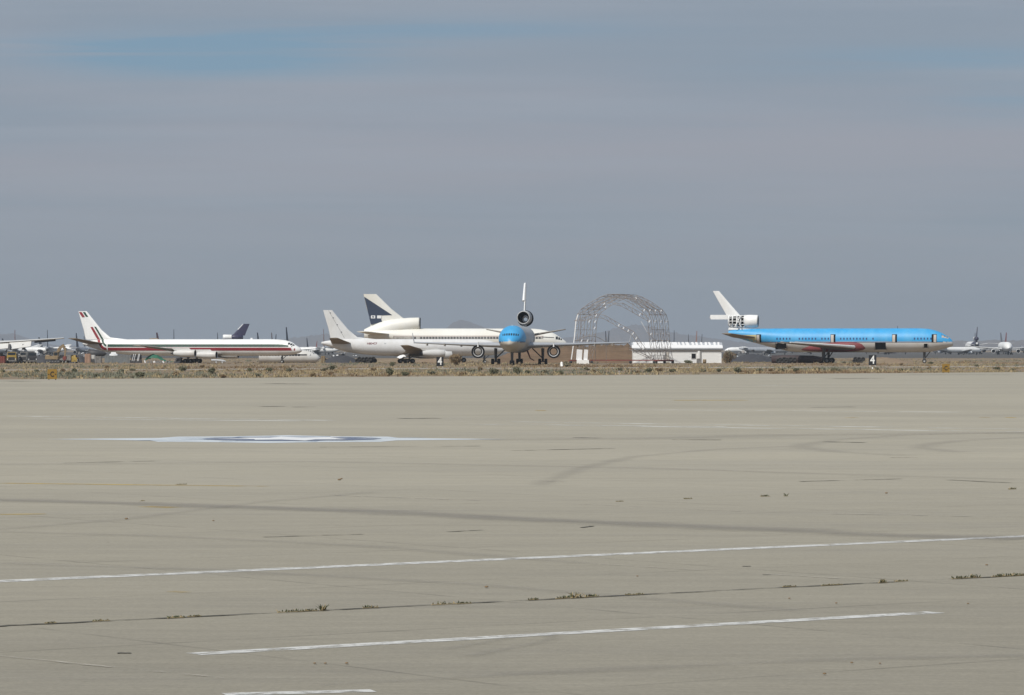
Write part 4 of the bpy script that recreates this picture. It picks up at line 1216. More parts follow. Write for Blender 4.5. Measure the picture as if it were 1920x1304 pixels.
# fallen arch leaning across the opening, and a broken half arch above it
FALL = [(.6, 10.3), (3.0, 11.2), (5.8, 12.0), (8.0, 11.6), (11.5, 9.6), (15.0, 7.6), (16.6, 5.2), (18.5, 2.6), (20.0, .8)]
truss('fallen_arch', FALL, Vector((.2, -3.4, 0)), hf, tin=range(8, 18))
truss('broken_arch', [(8.0, 14.4), (10.5, 14.6), (13.5, 13.0), (16.2, 11.4), (17.2, 10.2)], Vector((2.0, -1.5, 0)), hf)
b = MB(); b.tube((16.9, -1.5, 10.2), (18.6, -1.2, 7.2), .07, .05, 5, 1); b.tube((18.4, -1.4, 7.6), (20.5, -1.0, 5.4), .06, .06, 5, 0); b.tube((2, -1.5, 1), (2.4, -1.5, 12.5), .05, .05, 5, 0)
b.tube((10.0, -1.5, 14.5), (9.6, 0, 16.0), .06, .06, 5, 0); b.tube((17.2, -1.5, 11.4), (17.4, 0, 13.0), .06, .06, 5, 0); b.tube((14.8, -1.5, 12.2), (15, 0, 14.3), .06, .06, 5, 0); b.build('hanging_tube', [M_galv, M_tin], hf)
b = MB(); b.tube((14.0, -3.4, 4.0), (20.4, -3.2, .9), .11, .11, 6); b.tube((14.0, -3.4, 3.4), (20.0, -3.2, .8), .08, .08, 6); b.tube((18, -3.4, 2.2), (18.2, -3.4, 0), .08, .08, 6); b.build('fallen_tube', M_galv, hf)
# sagging rope of tubes low between the feet
b = MB(); pr = None
for i in range(13):
    t = i / 12; p_ = Vector((1.4 + 10.0 * t, 9, 5.5 + 1.6 * math.sin(math.pi * min(1, t * 1.25)) - 1.0 * t))
    if pr is not None: b.tube(pr, p_, .07, .07, 5)
    pr = p_
for x in (3.5, 6.2, 8.8):
    b.tube((x, 9, 6.4), (x, 9, 0), .06, .06, 5)
b.build('end_tie', M_galv, hf)
# base rails with wheels
for x in (0, 20.6):
    b = MB(); b.box((x + bay.x * 1.5, bay.y * 1.5, .68), (.35, bay.y * 3 + 1.6, .28), rot=Matrix.Rotation(-math.atan2(bay.x, bay.y), 3, 'Z')); b.build('base_rail', M_rust, hf)
for yy, sh in ((-3.6, 0.0), (14.6, bay.x * 3)):
    b = MB(); b.box((10.3 + sh, yy, .80), (20.8 if yy > 0 else 21.8, .2, .2)); b.build('cross_rail', M_rust, hf)
for x, y in ((0, -3.5), (5, -3.5), (14.3, -3.5), (20.0, -3.5), (0, 0), (20.6, 0), (4.6, 13.8), (25.2, 13.8), (2.3, 7), (22.9, 7)):
    w = MB(); w.lathe([(-.12, .05), (-.12, .36), (.12, .36), (.12, .05)], 14, (x, y, .36), 'Y'); w.box((x, y, .5), (.5, .34, .34)); w.build('base_wheel', M_dark, hf)

# white upright panels on plinth, beside the skeleton's foot
wp = thing('panel_stack', 'two tall white panels standing upright on a white plinth inside the hangar skeleton', 'panels', (XP(1092, 893), 893, 0))
for x, w_ in ((-.75, 1.35), (.82, .95)):
    b = MB(); b.box((x, 0, 2.15), (w_, .35, 2.5), rot=Matrix.Rotation(R(4), 3, 'Y')); b.build('panel', M_tin, wp)
b = MB(); b.box((.1, -.1, .46), (3.0, 1.0, .92), taper=.97); b.build('plinth', M_signwhite, wp)

# ================================================================ white shed
SY = 925.0
sm = SY / F
sh = thing('white_shed', 'low white block building with broken white roof sheets and small dark window', 'building', (XP(1270, SY), SY, 0))
hw_ = 85 * sm
M_shed = mat('whitewashed_block', (0.80, 0.80, 0.79), 0.7, 0.06, 0.8, dirt=(0.5, 0.46, 0.4), dirt_amt=.3)
M_fascia = mat('grey_fascia', (0.30, 0.29, 0.28), 0.7, .1, 1.0)
b = MB(); b.box((0, 4, 1.8), (2 * hw_ - .6, 8, 3.6)); b.build('wall', M_shed, sh)
cz = 0
blk = MB(); blk.box((0, 0, 0), (1.18, .05, .36)); bo = blk.build('block', M_shed, sh)
first = True
for r in range(9):
    n_ = int((2 * hw_ - .8) / 1.2)
    for i in range(n_):
        x = -hw_ + 1.0 + i * 1.2 + (.6 if r % 2 else 0)
        if x > hw_ - .95: continue
        if 3.0 < x < 4.9 and 1.2 < r * .38 + .25 < 2.4: continue
        q = bo if first else bo.copy()
        if not first: col.objects.link(q)
        first = False
        q.parent = sh; q.location = (x, -.015 - random.random() * .012, .24 + r * .385)
b = MB(); b.box((0, -.22, 3.42), (2 * hw_ + .1, .44, .5)); b.build('eave', M_fascia, sh)
b = MB(); b.add([(-hw_, -.62, 3.7), (hw_, -.62, 3.7), (hw_, 3.6, 5.15), (-hw_, 3.6, 5.15), (-hw_, 9.2, 3.7), (hw_, 9.2, 3.7), (-hw_, -.62, 3.45), (hw_, -.62, 3.45)], [(0, 1, 2, 3), (3, 2, 5, 4), (6, 7, 1, 0), (0, 3, 4), (1, 5, 2)])
b.build('roof', mat('grey_roof_felt', (0.40, 0.42, 0.45), .7, .15, .9), sh)
M_sheet = mat('white_roof_sheet', (0.78, 0.78, 0.78), 0.5, .05, 1.2)
b = MB(); b.box((0, 0, 0), (2 * hw_ + .04, 2.2, .06), rot=Matrix.Rotation(math.atan2(1.45, 4.22), 3, 'X')); b.build('roof_sheet', M_sheet, sh, (0, .40, 4.12))
x = -hw_ + .4
while x < hw_ - .3:
    w_ = random.choice((.5, .6, .8)) if x > -1 else random.choice((.9, 1.3, 1.6))
    b = MB(); lean = random.uniform(-.25, .1)
    b.add([(x, 1.35, 4.43), (x + w_, 1.35, 4.43), (x + w_ + lean, 3.6, 5.20), (x + lean, 3.6, 5.20)], [(0, 1, 2, 3)])
    o = b.build('roof_sheet', M_sheet, sh); m_ = o.modifiers.new('thick', 'SOLIDIFY'); m_.thickness = .05; m_.offset = 1
    x += w_ + random.choice((.35, .5, .6)) * (1 if x > -1 else .35)
for px, w_ in ((1246.5, .34), (1313.5, .26)):
    b = MB(); b.box(((px - 1270) * sm, -.16, 1.7), (w_, .28, 3.3)); b.build('post', M_fascia, sh)
b = MB(); b.box(((1310 - 1270) * sm, -.2, 1.6), (.5, .3, 3.1)); b.build('downpipe_box', M_shed, sh)
b = MB(); b.box(((1300.5 - 1270) * sm, -.06, 1.78), (.9, .14, 1.15)); wi = b.build('window', M_black, sh)
for dx, dz, w_, h_ in ((0, .62, 1.1, .1), (0, -.62, 1.1, .1), (-.5, 0, .1, 1.2), (.5, 0, .1, 1.2)):
    b = MB(); b.box(((1300.5 - 1270) * sm + dx, -.12, 1.78 + dz), (w_, .1, h_)); b.build('window_frame', M_fascia, wi)
b = MB(); b.box(((1251.5 - 1270) * sm, -.1, 1.5), (.8, .16, 2.6)); b.build('door', mat('bleached_door', (.5, .47, .42), .7, .2, 2), sh)
for nm, px, y, d_, m_, lb, ct in (('crate', 1310, 917, (1.0, .8, 1.2), M_scrap, 'grey metal crate leaning by the shed downpipe', 'crate'), ('dry_barrel', 1321, 916, (.9, .9, 1.0), M_tanmachine, 'tan barrel by the shed wall', 'barrel')):
    if ct == 'barrel':
        b = MB(); b.lathe([(0, .01), (0, .42), (.33, .45), (.36, .47), (.39, .45), (.66, .45), (.69, .47), (.72, .45), (1.0, .42), (1.0, .01)], 16, axis='Z')
    else:
        b = MB(); b.box((0, 0, d_[2] / 2), d_)
        for sx in (-1, 1): b.box((sx * d_[0] * .42, -d_[1] * .52, d_[2] / 2), (.08, .06, d_[2])); b.box((0, -d_[1] * .53, d_[2] * (.5 + .4 * sx)), (d_[0] * .9, .05, .08))
    tag(b.build(nm, m_, None, (XP(px, y), y, 0)), lb, ct)

# ================================================================ earth berm and mounds
def mound(name, prof, Y, depth, m, label=None, kind=None, flat=.3, ragged=.05):
    xs, zs = zip(*prof); f = pchip(xs, zs); n = int((xs[-1] - xs[0]) * Y / F / .6) + 2; rows = 9; vs = []; b = MB()
    for i in range(n):
        px = xs[0] + (xs[-1] - xs[0]) * i / (n - 1); z = f(px)
        for k in range(rows):
            t = k / (rows - 1); u = min(1, (1 - abs(2 * t - 1)) / (1 - flat))
            yy = Y - depth / 2 + depth * t
            vs.append((XP(px, Y) - XP(xs[0], Y), yy - Y, max(-.05, z * u * (1 + rng.normal() * ragged) - (.05 if u == 0 else 0))))
    b.add(vs, [(i * rows + k, (i + 1) * rows + k, (i + 1) * rows + k + 1, i * rows + k + 1) for i in range(n - 1) for k in range(rows - 1)], 0, True)
    o = b.build(name, m, None, (XP(xs[0], Y), Y, 0))
    return tag(o, kind='structure')


mound('earth_berm', [(925, .4), (945, 2.2), (975, 3.0), (1010, 3.7), (1045, 4.1), (1075, 4.4), (1110, 4.55), (1150, 4.65), (1175, 4.6), (1190, 3.9), (1203, .2)], 945, 12, M_berm, flat=.22, ragged=.075)
mound('earth_mound', [(1615, 0), (1630, .6), (1650, 1.5), (1675, 1.3), (1700, .5), (1720, 0)], 900, 14, M_desert)
mound('earth_mound', [(700, 0), (712, .7), (740, 1.0), (770, .6), (830, 1.1), (850, 0)], 960, 14, M_desert)

# ================================================================ signs
def runway_sign(px, py, w, h, label):
    g0 = G(px, py)
    s_ = thing('distance_sign', label, 'sign', g0)
    b = MB(); b.box((0, 0, .3 + h / 2), (w, .28, h)); b.box((0, -.145, .3 + h / 2), (w - .12, .02, h - .12)); b.build('sign_box', M_signblack, s_)
    for x in (-.33, .33):
        b = MB(); b.box((x * w, 0, .15), (.14, .14, .32)); b.build('leg', M_signwhite, s_)
    b = MB(); b.box((0, 0, .04), (w * 1.1, .5, .1)); b.build('footing', M_strip, s_)
    text_mesh('numeral', '4', h * 1.15, M_signwhite, s_, (-.02, -.16, .3 + h * .5), (R(90), 0, 0), .008, .035, .82)
    return s_


runway_sign(825, 690, 1.35, 1.75, 'black sign with white 4 in front of the plain white jet')
runway_sign(1636, 688, 1.5, 2.0, 'black sign with white 4 below the blue airliner')


def taxi_sign(px, py, w, h, label):
    s_ = thing('taxiway_sign', label, 'sign', G(px, py))
    b = MB(); b.box((0, 0, .12 + h / 2), (w, .22, h)); b.build('sign_box', M_amber, s_)
    for x in (-.36, .36):
        b = MB(); b.tube((x * w, 0, 0), (x * w, 0, .2), .05, .05, 8); b.build('leg', M_dark, s_)
    text_mesh('letter', 'C', h * .72, M_signblack, s_, (0, -.12, .12 + h * .47), (R(90), 0, 0), .006, .02, .8)
    for sd_ in (-1, 1):
        b = MB(); zc_ = .12 + h * .47; x0 = sd_ * w * .29; x1 = sd_ * w * .44
        b.add([(x1, -.118, zc_), (x0 + (x1 - x0) * .45, -.118, zc_ + .11), (x0 + (x1 - x0) * .45, -.118, zc_ - .11)], [(0, 1, 2)]); b.box(((x0 + x0 + (x1 - x0) * .5) / 2, -.116, zc_), (abs(x1 - x0) * .6, .012, .06))
        b.build('arrow', M_signblack, s_)
    return s_


taxi_sign(98, 713.2, 1.05, 1.12, 'amber taxiway sign with C and arrows, at the grass edge near the scrap machines')
taxi_sign(1773.5, 700, 1.08, 1.22, 'amber taxiway sign with C and arrows, at the grass edge under the blue nose')
for px, py, hh, lb in ((88, 695.5, .75, 'dark marker post behind the amber sign near the scrap machines'), (1161, 703, .55, 'thin pale stake in the dry grass below the hangar skeleton')):
    b = MB(); b.tube((0, 0, 0), (0, 0, hh * .8), .06, .05, 8); b.tube((0, 0, hh * .8), (0, 0, hh), .1, .07, 8)
    tag(b.build('marker_post', M_dark if hh > .6 else M_tan, None, G(px, py)), lb, 'post')
for px, py, lb in ((1636, 694, 'small white edge light under the sign below the blue airliner'), (1053, 688, 'white bollard cone beside the hangar rails')):
    k = 1 if py > 690 else 2.2
    b = MB(); b.lathe([(0, .01), (0, .24 * k), (.06 * k, .24 * k), (.08 * k, .13 * k), (.3 * k, .12 * k), (.42 * k, .08 * k), (.45 * k, .01)], 14, axis='Z')
    tag(b.build('edge_light', M_signwhite, None, G(px, py)), lb, 'light')


# ================================================================ scrapyard
def at(px, Y): return (XP(px, Y), Y, 0)


def wheel_mb(c, r, w, n=16, axis='Y'):
    b = MB()
    b.lathe([(-w / 2, r * .5), (-w / 2, r * .85), (-w * .3, r), (w * .3, r), (w / 2, r * .85), (w / 2, r * .5)], n, c, axis, 0)
    b.lathe([(-w / 2, r * .5), (-w * .3, r * .35), (-w * .3, .01)], n, c, axis, 1); b.lathe([(w / 2, r * .5), (w * .3, r * .35), (w * .3, .01)], n, c, axis, 1)
    return b


def truck(px, Y, label, mcab, mbody, rz=0.0, yellow=False, k=1.0):
    """truck seen from its front: cab, windscreen, grille, wheels, load body"""
    t = thing('scrapyard_truck', label, 'truck', at(px, Y), rz)
    b = MB(); b.box((0, 0, 1.25 * k), (2.4 * k, 2.0 * k, 1.5 * k), taper=.96); b.box((0, .25 * k, 2.35 * k), (2.2 * k, 1.5 * k, .9 * k), taper=.86); b.build('cab', mcab, t)
    b = MB(); b.box((0, -.46 * k, 2.35 * k), (1.8 * k, .1, .62 * k), rot=Matrix.Rotation(R(-8), 3, 'X')); b.build('windscreen', M_glass, t)
    b = MB(); b.box((0, -1.03 * k, 1.15 * k), (1.5 * k, .08, .8 * k))
    for i in range(4): b.box((0, -1.08 * k, (.86 + .19 * i) * k), (1.4 * k, .05, .05))
    b.build('grille', M_dark, t)
    b = MB(); b.box((0, -1.1 * k, .62 * k), (2.5 * k, .25, .28 * k)); b.build('bumper', M_scrap, t)
    for sd_ in (-1, 1):
        b = MB(); b.lathe([(0, .01), (0, .14 * k), (-.1, .15 * k)], 12, (sd_ * .98 * k, -1.04 * k, 1.1 * k), 'Y'); b.build('headlight', M_tin, t)
    b = MB(); b.box((0, 3.2 * k, 1.9 * k), (2.5 * k, 4.0 * k, 1.9 * k)); b.build('load_body', mbody, t)
    b = MB(); b.box((0, 2.2 * k, .7 * k), (1.0 * k, 6.4 * k, .3 * k)); b.build('chassis', M_dark, t)
    for y in (-.2, 3.0, 4.2):
        for sd_ in (-1, 1):
            wheel_mb((sd_ * 1.02 * k, y * k, .5 * k), .5 * k, .35 * k, axis='X').build('wheel', [M_rubber, M_hub], t)
    return t


truck(22, 918, 'yellow truck with boxy cab under the big grey wing', M_yellow, M_scrap, R(4))
truck(46, 925, 'grey flatbed truck parked next to the yellow truck', M_scrap, M_scrap, R(-6), k=1.0)
truck(60, 920, 'dark truck with pale windscreen frame between grey truck and excavator', M_dark, M_greytin, R(12), k=.95)
tk = truck(141, 925, 'small yellow truck between the excavator and orange box', M_yellow, M_scrap, R(80), k=.72)


def excavator(px, Y):
    t = thing('excavator', 'tan tracked excavator with folded boom working below the big grey wing', 'excavator', at(px, Y), R(-6)); t.scale = (.88, .88, .85)
    for sd_ in (-1, 1):
        b = MB(); pr = [(-2.1, .45), (-1.9, .12), (-1.6, .02), (1.6, .02), (1.9, .12), (2.1, .45), (1.9, .8), (1.6, .92), (-1.6, .92), (-1.9, .8)]
        n = len(pr); vs = [(x, sd_ * 1.2 - .3, z) for x, z in pr] + [(x, sd_ * 1.2 + .3, z) for x, z in pr]
        b.add(vs, [tuple(range(n)), tuple(range(2 * n - 1, n - 1, -1))] + [(i, n + i, n + (i + 1) % n, (i + 1) % n) for i in range(n)])
        tr = b.build('track', M_dark, t)
        for x in (-1.6, -.8, 0, .8, 1.6):
            w = MB(); w.lathe([(-.34, .01), (-.34, .28), (.34, .28), (.34, .01)], 12, (x, sd_ * 1.2, .45), 'Y'); w.build('road_wheel', M_gear, tr)
    b = MB(); b.lathe([(.92, .7), (1.15, .7)], 16, axis='Z'); b.box((-.4, 0, 1.65), (3.6, 2.7, .95)); b.box((-1.5, 0, 2.2), (1.2, 2.6, .5), taper=.9); b.build('house', M_tanmachine, t)
    b = MB(); b.box((.85, -.8, 2.55), (1.4, 1.0, 1.6), taper=.85); cab = b.build('cab', M_tanmachine, t)
    b = MB(); b.box((.85, -1.31, 2.75), (1.0, .04, .9)); b.box((1.5, -.8, 2.75), (.05, .8, 1.0), rot=Matrix.Rotation(R(8), 3, 'Y')); b.build('cab_glass', M_glass, cab)

    def arm(nm, pts_, w):
        b = MB()
        for (a, ra), (c_, rc_) in zip(pts_[:-1], pts_[1:]):
            a, c_ = Vector(a), Vector(c_); dv = (c_ - a); up = Vector((-dv.z, 0, dv.x)).normalized()
            vs = [a + up * ra, a - up * ra, c_ - up * rc_, c_ + up * rc_]
            b.add([(v.x, -w, v.z) for v in vs] + [(v.x, w, v.z) for v in vs], [(0, 1, 2, 3), (7, 6, 5, 4), (0, 4, 5, 1), (1, 5, 6, 2), (2, 6, 7, 3), (3, 7, 4, 0)])
        return b.build(nm, M_tanmachine, t)
    arm('boom', [((.6, 0, 1.8), .35), ((1.6, 0, 4.4), .42), ((2.9, 0, 5.2), .3)], .28)
    arm('stick', [((2.5, 0, 5.5), .3), ((3.3, 0, 4.0), .28), ((3.1, 0, 2.0), .18)], .2)
    b = MB(); b.tube((1.2, .35, 2.4), (2.1, .35, 4.6), .09, .07, 8); b.tube((2.0, 0, 5.3), (3.4, 0, 4.9), .09, .09, 8); b.build('hydraulic_ram', M_gear, t)
    b = MB(); b.add([(2.7, -.5, 2.0), (3.5, -.5, 2.1), (3.6, -.5, 1.2), (3.1, -.5, .8), (2.6, -.5, 1.2), (2.7, .5, 2.0), (3.5, .5, 2.1), (3.6, .5, 1.2), (3.1, .5, .8), (2.6, .5, 1.2)], [(0, 1, 2, 3, 4), (9, 8, 7, 6, 5), (0, 5, 6, 1), (1, 6, 7, 2), (2, 7, 8, 3), (3, 8, 9, 4)])
    b.build('bucket', M_rust, t)


excavator(101, 918)


def bin_box(px, Y, w, h, d_, m, label, nm='container', ct='container', ribs=6, rz=0.0):
    t = thing(nm, label, ct, at(px, Y), rz)
    b = MB(); b.box((0, 0, h / 2 + .05), (w, d_, h)); b.build('body', m, t)
    for i in range(ribs):
        b = MB(); b.box((-w / 2 + w * (i + .5) / ribs, -d_ / 2 - .04, h / 2 + .05), (w / ribs * .45, .08, h * .94)); b.build('rib', m, t)
    return t


bin_box(4, 915, 1.6, 1.7, 1.8, M_rust, 'red skip bin at the very edge of the picture', 'skip_bin', 'bin', 3)
bin_box(165, 925, 1.4, 2.3, 2, M_orange, 'faded orange box standing on end near the striped tail', 'crate', 'crate', 2)
bin_box(174, 928, 1.1, 2.0, 2, M_whitegrey, 'small pale box beside the orange one', 'crate', 'crate', 2)
bin_box(185, 926, 1.5, 1.7, 2, M_scrap, 'dented scrap box under the striped tailplane', 'crate', 'crate', 3)
fn = thing('corrugated_fence', 'grey corrugated metal fence panel under the striped jet', 'fence', at(220, 922))
for i in range(16):
    b = MB(); b.box((-2.95 + i * .39, (i % 2) * .06, .98 + random.uniform(-.05, .05)), (.40, .05, 1.85)); b.build('sheet', M_greytin, fn)
b = MB(); b.box((0, .12, 1.6), (6.3, .08, .1)); b.box((0, .12, .5), (6.3, .08, .1)); b.build('rail', M_dark, fn)
rk = thing('pipe_rack', 'dark rack with leaning pale poles under the striped jet', 'rack', at(254, 924))
b = MB(); b.box((0, .5, .45), (3.0, 1.4, .7)); b.box((-.9, .6, 1.3), (.12, .12, 2.1)); b.box((1.2, .6, 1.3), (.12, .12, 2.1)); b.box((.2, .7, 1.5), (2.6, .1, 1.2)); b.build('frame', M_dark, rk)
for x in (-.8, -.35, .45, .7):
    b = MB(); b.tube((x, -.3, .5), (x + .35, .2, 2.3), .06, .06, 6); b.build('pole', M_tin, rk)
tp = thing('covered_heap', 'heap of parts under a sagging green tarpaulin below the striped wing', 'tarpaulin', at(298, 921))
n1, n2 = 18, 7; vs = []
for i in range(n1):
    for k in range(n2):
        u, v = i / (n1 - 1), k / (n2 - 1)
        z = 2.5 * math.sin(math.pi * (.06 + .88 * u)) ** .7 * math.sin(math.pi * (.1 + .8 * v)) ** .5 * (.55 + .45 * math.sin(1 + u * 4)) + .08 * rng.normal() + .25
        vs.append((-3.4 + 6.8 * u, -1.2 + 2.4 * v, max(.3, z)))
b = MB(); b.add(vs, [(i * n2 + k, (i + 1) * n2 + k, (i + 1) * n2 + k + 1, i * n2 + k + 1) for i in range(n1 - 1) for k in range(n2 - 1)], 0, True); b.build('tarpaulin', M_tarp, tp)
for i in range(9):
    b = MB(); b.box((-3.3 + i * .75, -1.1 + random.uniform(-.3, .2), .35), (random.uniform(.3, .8), .5, random.uniform(.4, .8)), rot=Matrix.Rotation(random.uniform(-.5, .5), 3, 'Y')); b.build('scrap_piece', M_scrap if i % 3 else M_tin, tp)


def heap(px, Y, w, h, n, mats, label, nm='scrap_heap'):
    t = thing(nm, label, 'scrap', at(px, Y))
    for i in range(n):
        x = random.uniform(-w / 2, w / 2); zmax = h * (1 - (abs(x) / (w / 2)) ** 2 * .6)
        d_ = (random.uniform(.3, 1.2), random.uniform(.3, 1.0), random.uniform(.2, .8)); z = random.uniform(.1, max(.2, zmax))
        b = MB()
        if i % 3 == 0: b.tube((x, 0, z), (x + random.uniform(-1, 1), random.uniform(-.5, .5), z + random.uniform(-.3, .6)), .16, .12, 8)
        else: b.box((x, random.uniform(-.8, .8), z), d_, rot=Matrix.Rotation(random.uniform(-.7, .7), 3, 'Y') @ Matrix.Rotation(random.uniform(-1, 1), 3, 'Z'), taper=random.uniform(.5, 1))
        b.build('scrap_piece', random.choice(mats), t)
    b = MB(); b.lathe([(0, w / 2), (h * .35, w * .36), (h * .6, w * .18), (h * .7, .01)], 14, axis='Z'); b.build('scrap_core', M_dark, t)
    return t


heap(36, 940, 5, 2.2, 26, [M_scrap, M_dark, M_whitegrey], 'heap of dark scrap behind the yellow truck')
heap(80, 945, 7, 2.8, 34, [M_scrap, M_dark, M_alu], 'heap of grey scrap behind the excavator')
heap(125, 942, 6, 2.2, 28, [M_scrap, M_whitegrey, M_dark], 'heap of pale scrap beside the excavator bucket')
heap(150, 950, 5, 2.8, 24, [M_whitegrey, M_alu, M_scrap], 'heap of white aircraft pieces under the striped tailplane')
heap(340, 935, 4, 1.1, 20, [M_dark, M_scrap], 'low heap of dark scrap under the striped jet engines')
heap(640, 955, 10, 2.9, 40, [M_dark, M_alu, M_scrap, M_tin], 'long heap of shiny scrap below the plain white tail')
heap(1410, 1000, 14, 3.2, 40, [M_scrap, M_alu, M_dark], 'long heap of silver scrap under the tail of the blue airliner')
heap(8, 935, 4, 3.0, 26, [M_whitegrey, M_scrap, M_dark], 'tall heap of pale scrap at the very edge of the picture')
b = MB(); b.lathe([(-2.6, .7), (-2.4, 1.15), (-.5, 1.0), (1.6, .55), (2.2, .02)], 20, (0, 0, 1.15)); b.lathe([(-2.6, .7), (-1.8, .5), (-1.8, .01)], 20, (0, 0, 1.15)); b.box((-.6, 0, .2), (2.6, 1.3, .4))
tag(b.build('engine_core', M_dark, None, (XP(184, 940), 940, 1.2)), 'large dark engine core under the striped tail', 'engine')
b = MB(); b.lathe([(-1, .4), (-.9, .55), (.9, .55), (1, .4), (1, .01)], 16, (0, 0, .55)); b.lathe([(-1, .4), (-1, .01)], 16, (0, 0, .55)); b.box((0, 0, 1.3), (1.5, .8, .5), taper=.7)
tag(b.build('small_tank', M_tin, None, (XP(213, 930), 930, 1.2)), 'small white tank with cap under the striped fuselage', 'tank')
b = MB(); pr = None
for i in range(7):
    p_ = Vector((-1.8 + i * .6, 0, .75 - .012 * (i - 1) ** 2 * (1 if i > 2 else 0)))
    if pr is not None: b.tube(pr, p_, .3, .3 if i < 6 else .12, 12)
    pr = p_
b.box((-.6, 0, .25), (.3, .5, .5)); b.box((.9, 0, .22), (.3, .5, .45))
tag(b.build('cowling_tube', M_wing, None, at(410, 919)), 'pale engine cowling lying on the ground ahead of the striped wing', 'cowling')
# cut fuselage lying on its belly
cp = [(0, -.3, -.4, .05), (.5, .35, -1.2, .7), (1.5, 1.0, -1.55, 1.2), (3, 1.55, -1.7, 1.6), (5, 1.75, -1.75, 1.75), (15, 1.75, -1.75, 1.75), (15.6, 1.75, -1.75, 1.75)]
cf = Plane('cut_fuselage', 'white front fuselage section with dark window band lying on the ground behind the striped nose', 600, 960, R(-4), 7.8, cp, 1.55, cat='fuselage')
cf.fuselage(M_whitegrey, n=32)
cf.patch('window_band', 2.2, 12.5, .28, .66, M_dark, off=.02, nz=1)
cf.window_row([(5, 15)], .45, M_black, .5, .5, .75, .03, skip=.1)
b = MB()
for i in range(5): b.tube((cf.ref - 1.6 - i * .5, -.9, 2.3 - i * .1), (cf.ref - 1.2 - i * .55, -.5, 3.3), .07, .05, 5)
b.build('torn_frame', M_dark, cf.root)
bin_box(606, 955, 1.0, 1.7, 1.2, M_tanmachine, 'small tan cabinet at the torn end of the cut fuselage', 'crate', 'crate', 2)
# tyre heaps
def tyre_heap(px, Y, n, label):
    t = thing('tyre_heap', label, 'tyres', at(px, Y))
    for i in range(n):
        r = random.uniform(.5, .62); w_ = MB(); x = (i % ((n + 1) // 2)) * .86 - n * .2 + random.uniform(-.1, .1); z = r if i < (n + 1) // 2 else r + .42
        w_.lathe([(-.1, .01), (-.1, r * .5), (-.2, r * .55), (-.2, r * .85), (-.12, r), (.12, r), (.2, r * .85), (.2, r * .55), (.1, r * .5), (.1, .01)], 16, (x + (.5 if z > r else 0), random.uniform(-.3, .3), z), 'Y'); w_.build('tyre', M_rubber, t)
    return t


tyre_heap(687, 932, 11, 'heap of black tyres lying under the plain white tail')
tyre_heap(1475, 915, 10, 'row of black tyres under the rear of the blue airliner')
tyre_heap(1610, 930, 6, 'few black tyres below the red wing fairing')
b = MB(); b.lathe([(-6.3, .3), (-6.2, .95), (-2, 1.05), (4, .9), (6.3, .55), (6.3, .01)], 18, (0, 0, 1.0))
b.lathe([(-6.3, .3), (-6.3, .01)], 18, (0, 0, 1.0))
for x in (-4, 0, 4): b.box((x, 0, .25), (.4, 1.6, .5))
tag(b.build('dark_drum', mat('dark_red_drum', (0.045, 0.03, 0.032), .7, .3, .8), None, at(1494, 925)), 'long dark reddish tube on blocks under the blue airliner', 'drum')

# ================================================================ vegetation
M_straw = mat('dry_straw', (0.34, 0.27, 0.155), 0.9, .25, .6)
M_olive = mat('olive_leaf', (0.135, 0.135, 0.075), 0.9, .3, .8)
M_sage = mat('sage_leaf', (0.17, 0.175, 0.125), 0.9, .3, .8)
M_drybr = mat('dry_brown_leaf', (0.20, 0.135, 0.075), 0.9, .3, .8)
M_weed = mat('weed_leaf', (0.075, 0.085, 0.04), 0.9, .3, 3)


def blades(n_clump, pos, hmin, hmax, spread, wid, per, nmat=3):
    V, Fc, Mi = [], [], []
    for (x, y, sc) in pos:
        z_ = math.sin(x * .09 + y * .013) + math.sin(x * .031 - y * .021 + 1.3) + rng.normal() * .6
        mi = 0 if abs(z_) < .9 else (1 if z_ > 0 else 2)
        for k in range(per):
            a = rng.uniform(0, 2 * math.pi); r = rng.uniform(0, spread) * sc
            h = rng.uniform(hmin, hmax) * sc; bx, by = x + r * math.cos(a), y + r * math.sin(a)
            tx, ty = bx + rng.normal() * h * .35, by + rng.normal() * h * .35
            c_, s_ = math.cos(a + 1.57) * wid * sc, math.sin(a + 1.57) * wid * sc
            o = len(V)
            V += [(bx - c_, by - s_, 0), (bx + c_, by + s_, 0), (tx + c_ * .4, ty + s_ * .4, h)]
            Fc.append((o, o + 1, o + 2)); Mi.append(mi)
    return V, Fc, Mi


def edge_y(px):
    t = px / 1920.0
    return 712.5 + (698.5 - 712.5) * t


pos = []
while len(pos) < 24000:
    px = rng.uniform(-500, 2420); py = rng.uniform(672.5, edge_y(px) - .4)
    strip_y = 694.6 - 6.6 * px / 1920
    if abs(py - strip_y) < .9 and rng.random() < .8: continue
    n_ = math.sin(px * .021 + py * .9) + math.sin(px * .007 - py * .35 + 2)
    n_ += .8 * math.sin(px * .083 + py * 1.7)
    if n_ < -.4 and rng.random() < .88: continue
    g0 = G(px, py)
    pos.append((g0.x, g0.y, rng.uniform(.4, 1.0) + (.8 if rng.random() < .06 else 0)))
V, Fc, Mi = blades(0, pos, .14, .42, .55, .07, 7)
b = MB(); b.v, b.f, b.m, b.sm = V, Fc, Mi, [False] * len(Fc)
tag(b.build('dry_grass', [M_straw, M_sage, M_drybr]), 'dry straw grass covering the strip between apron and aircraft', 'grass', kind='stuff')


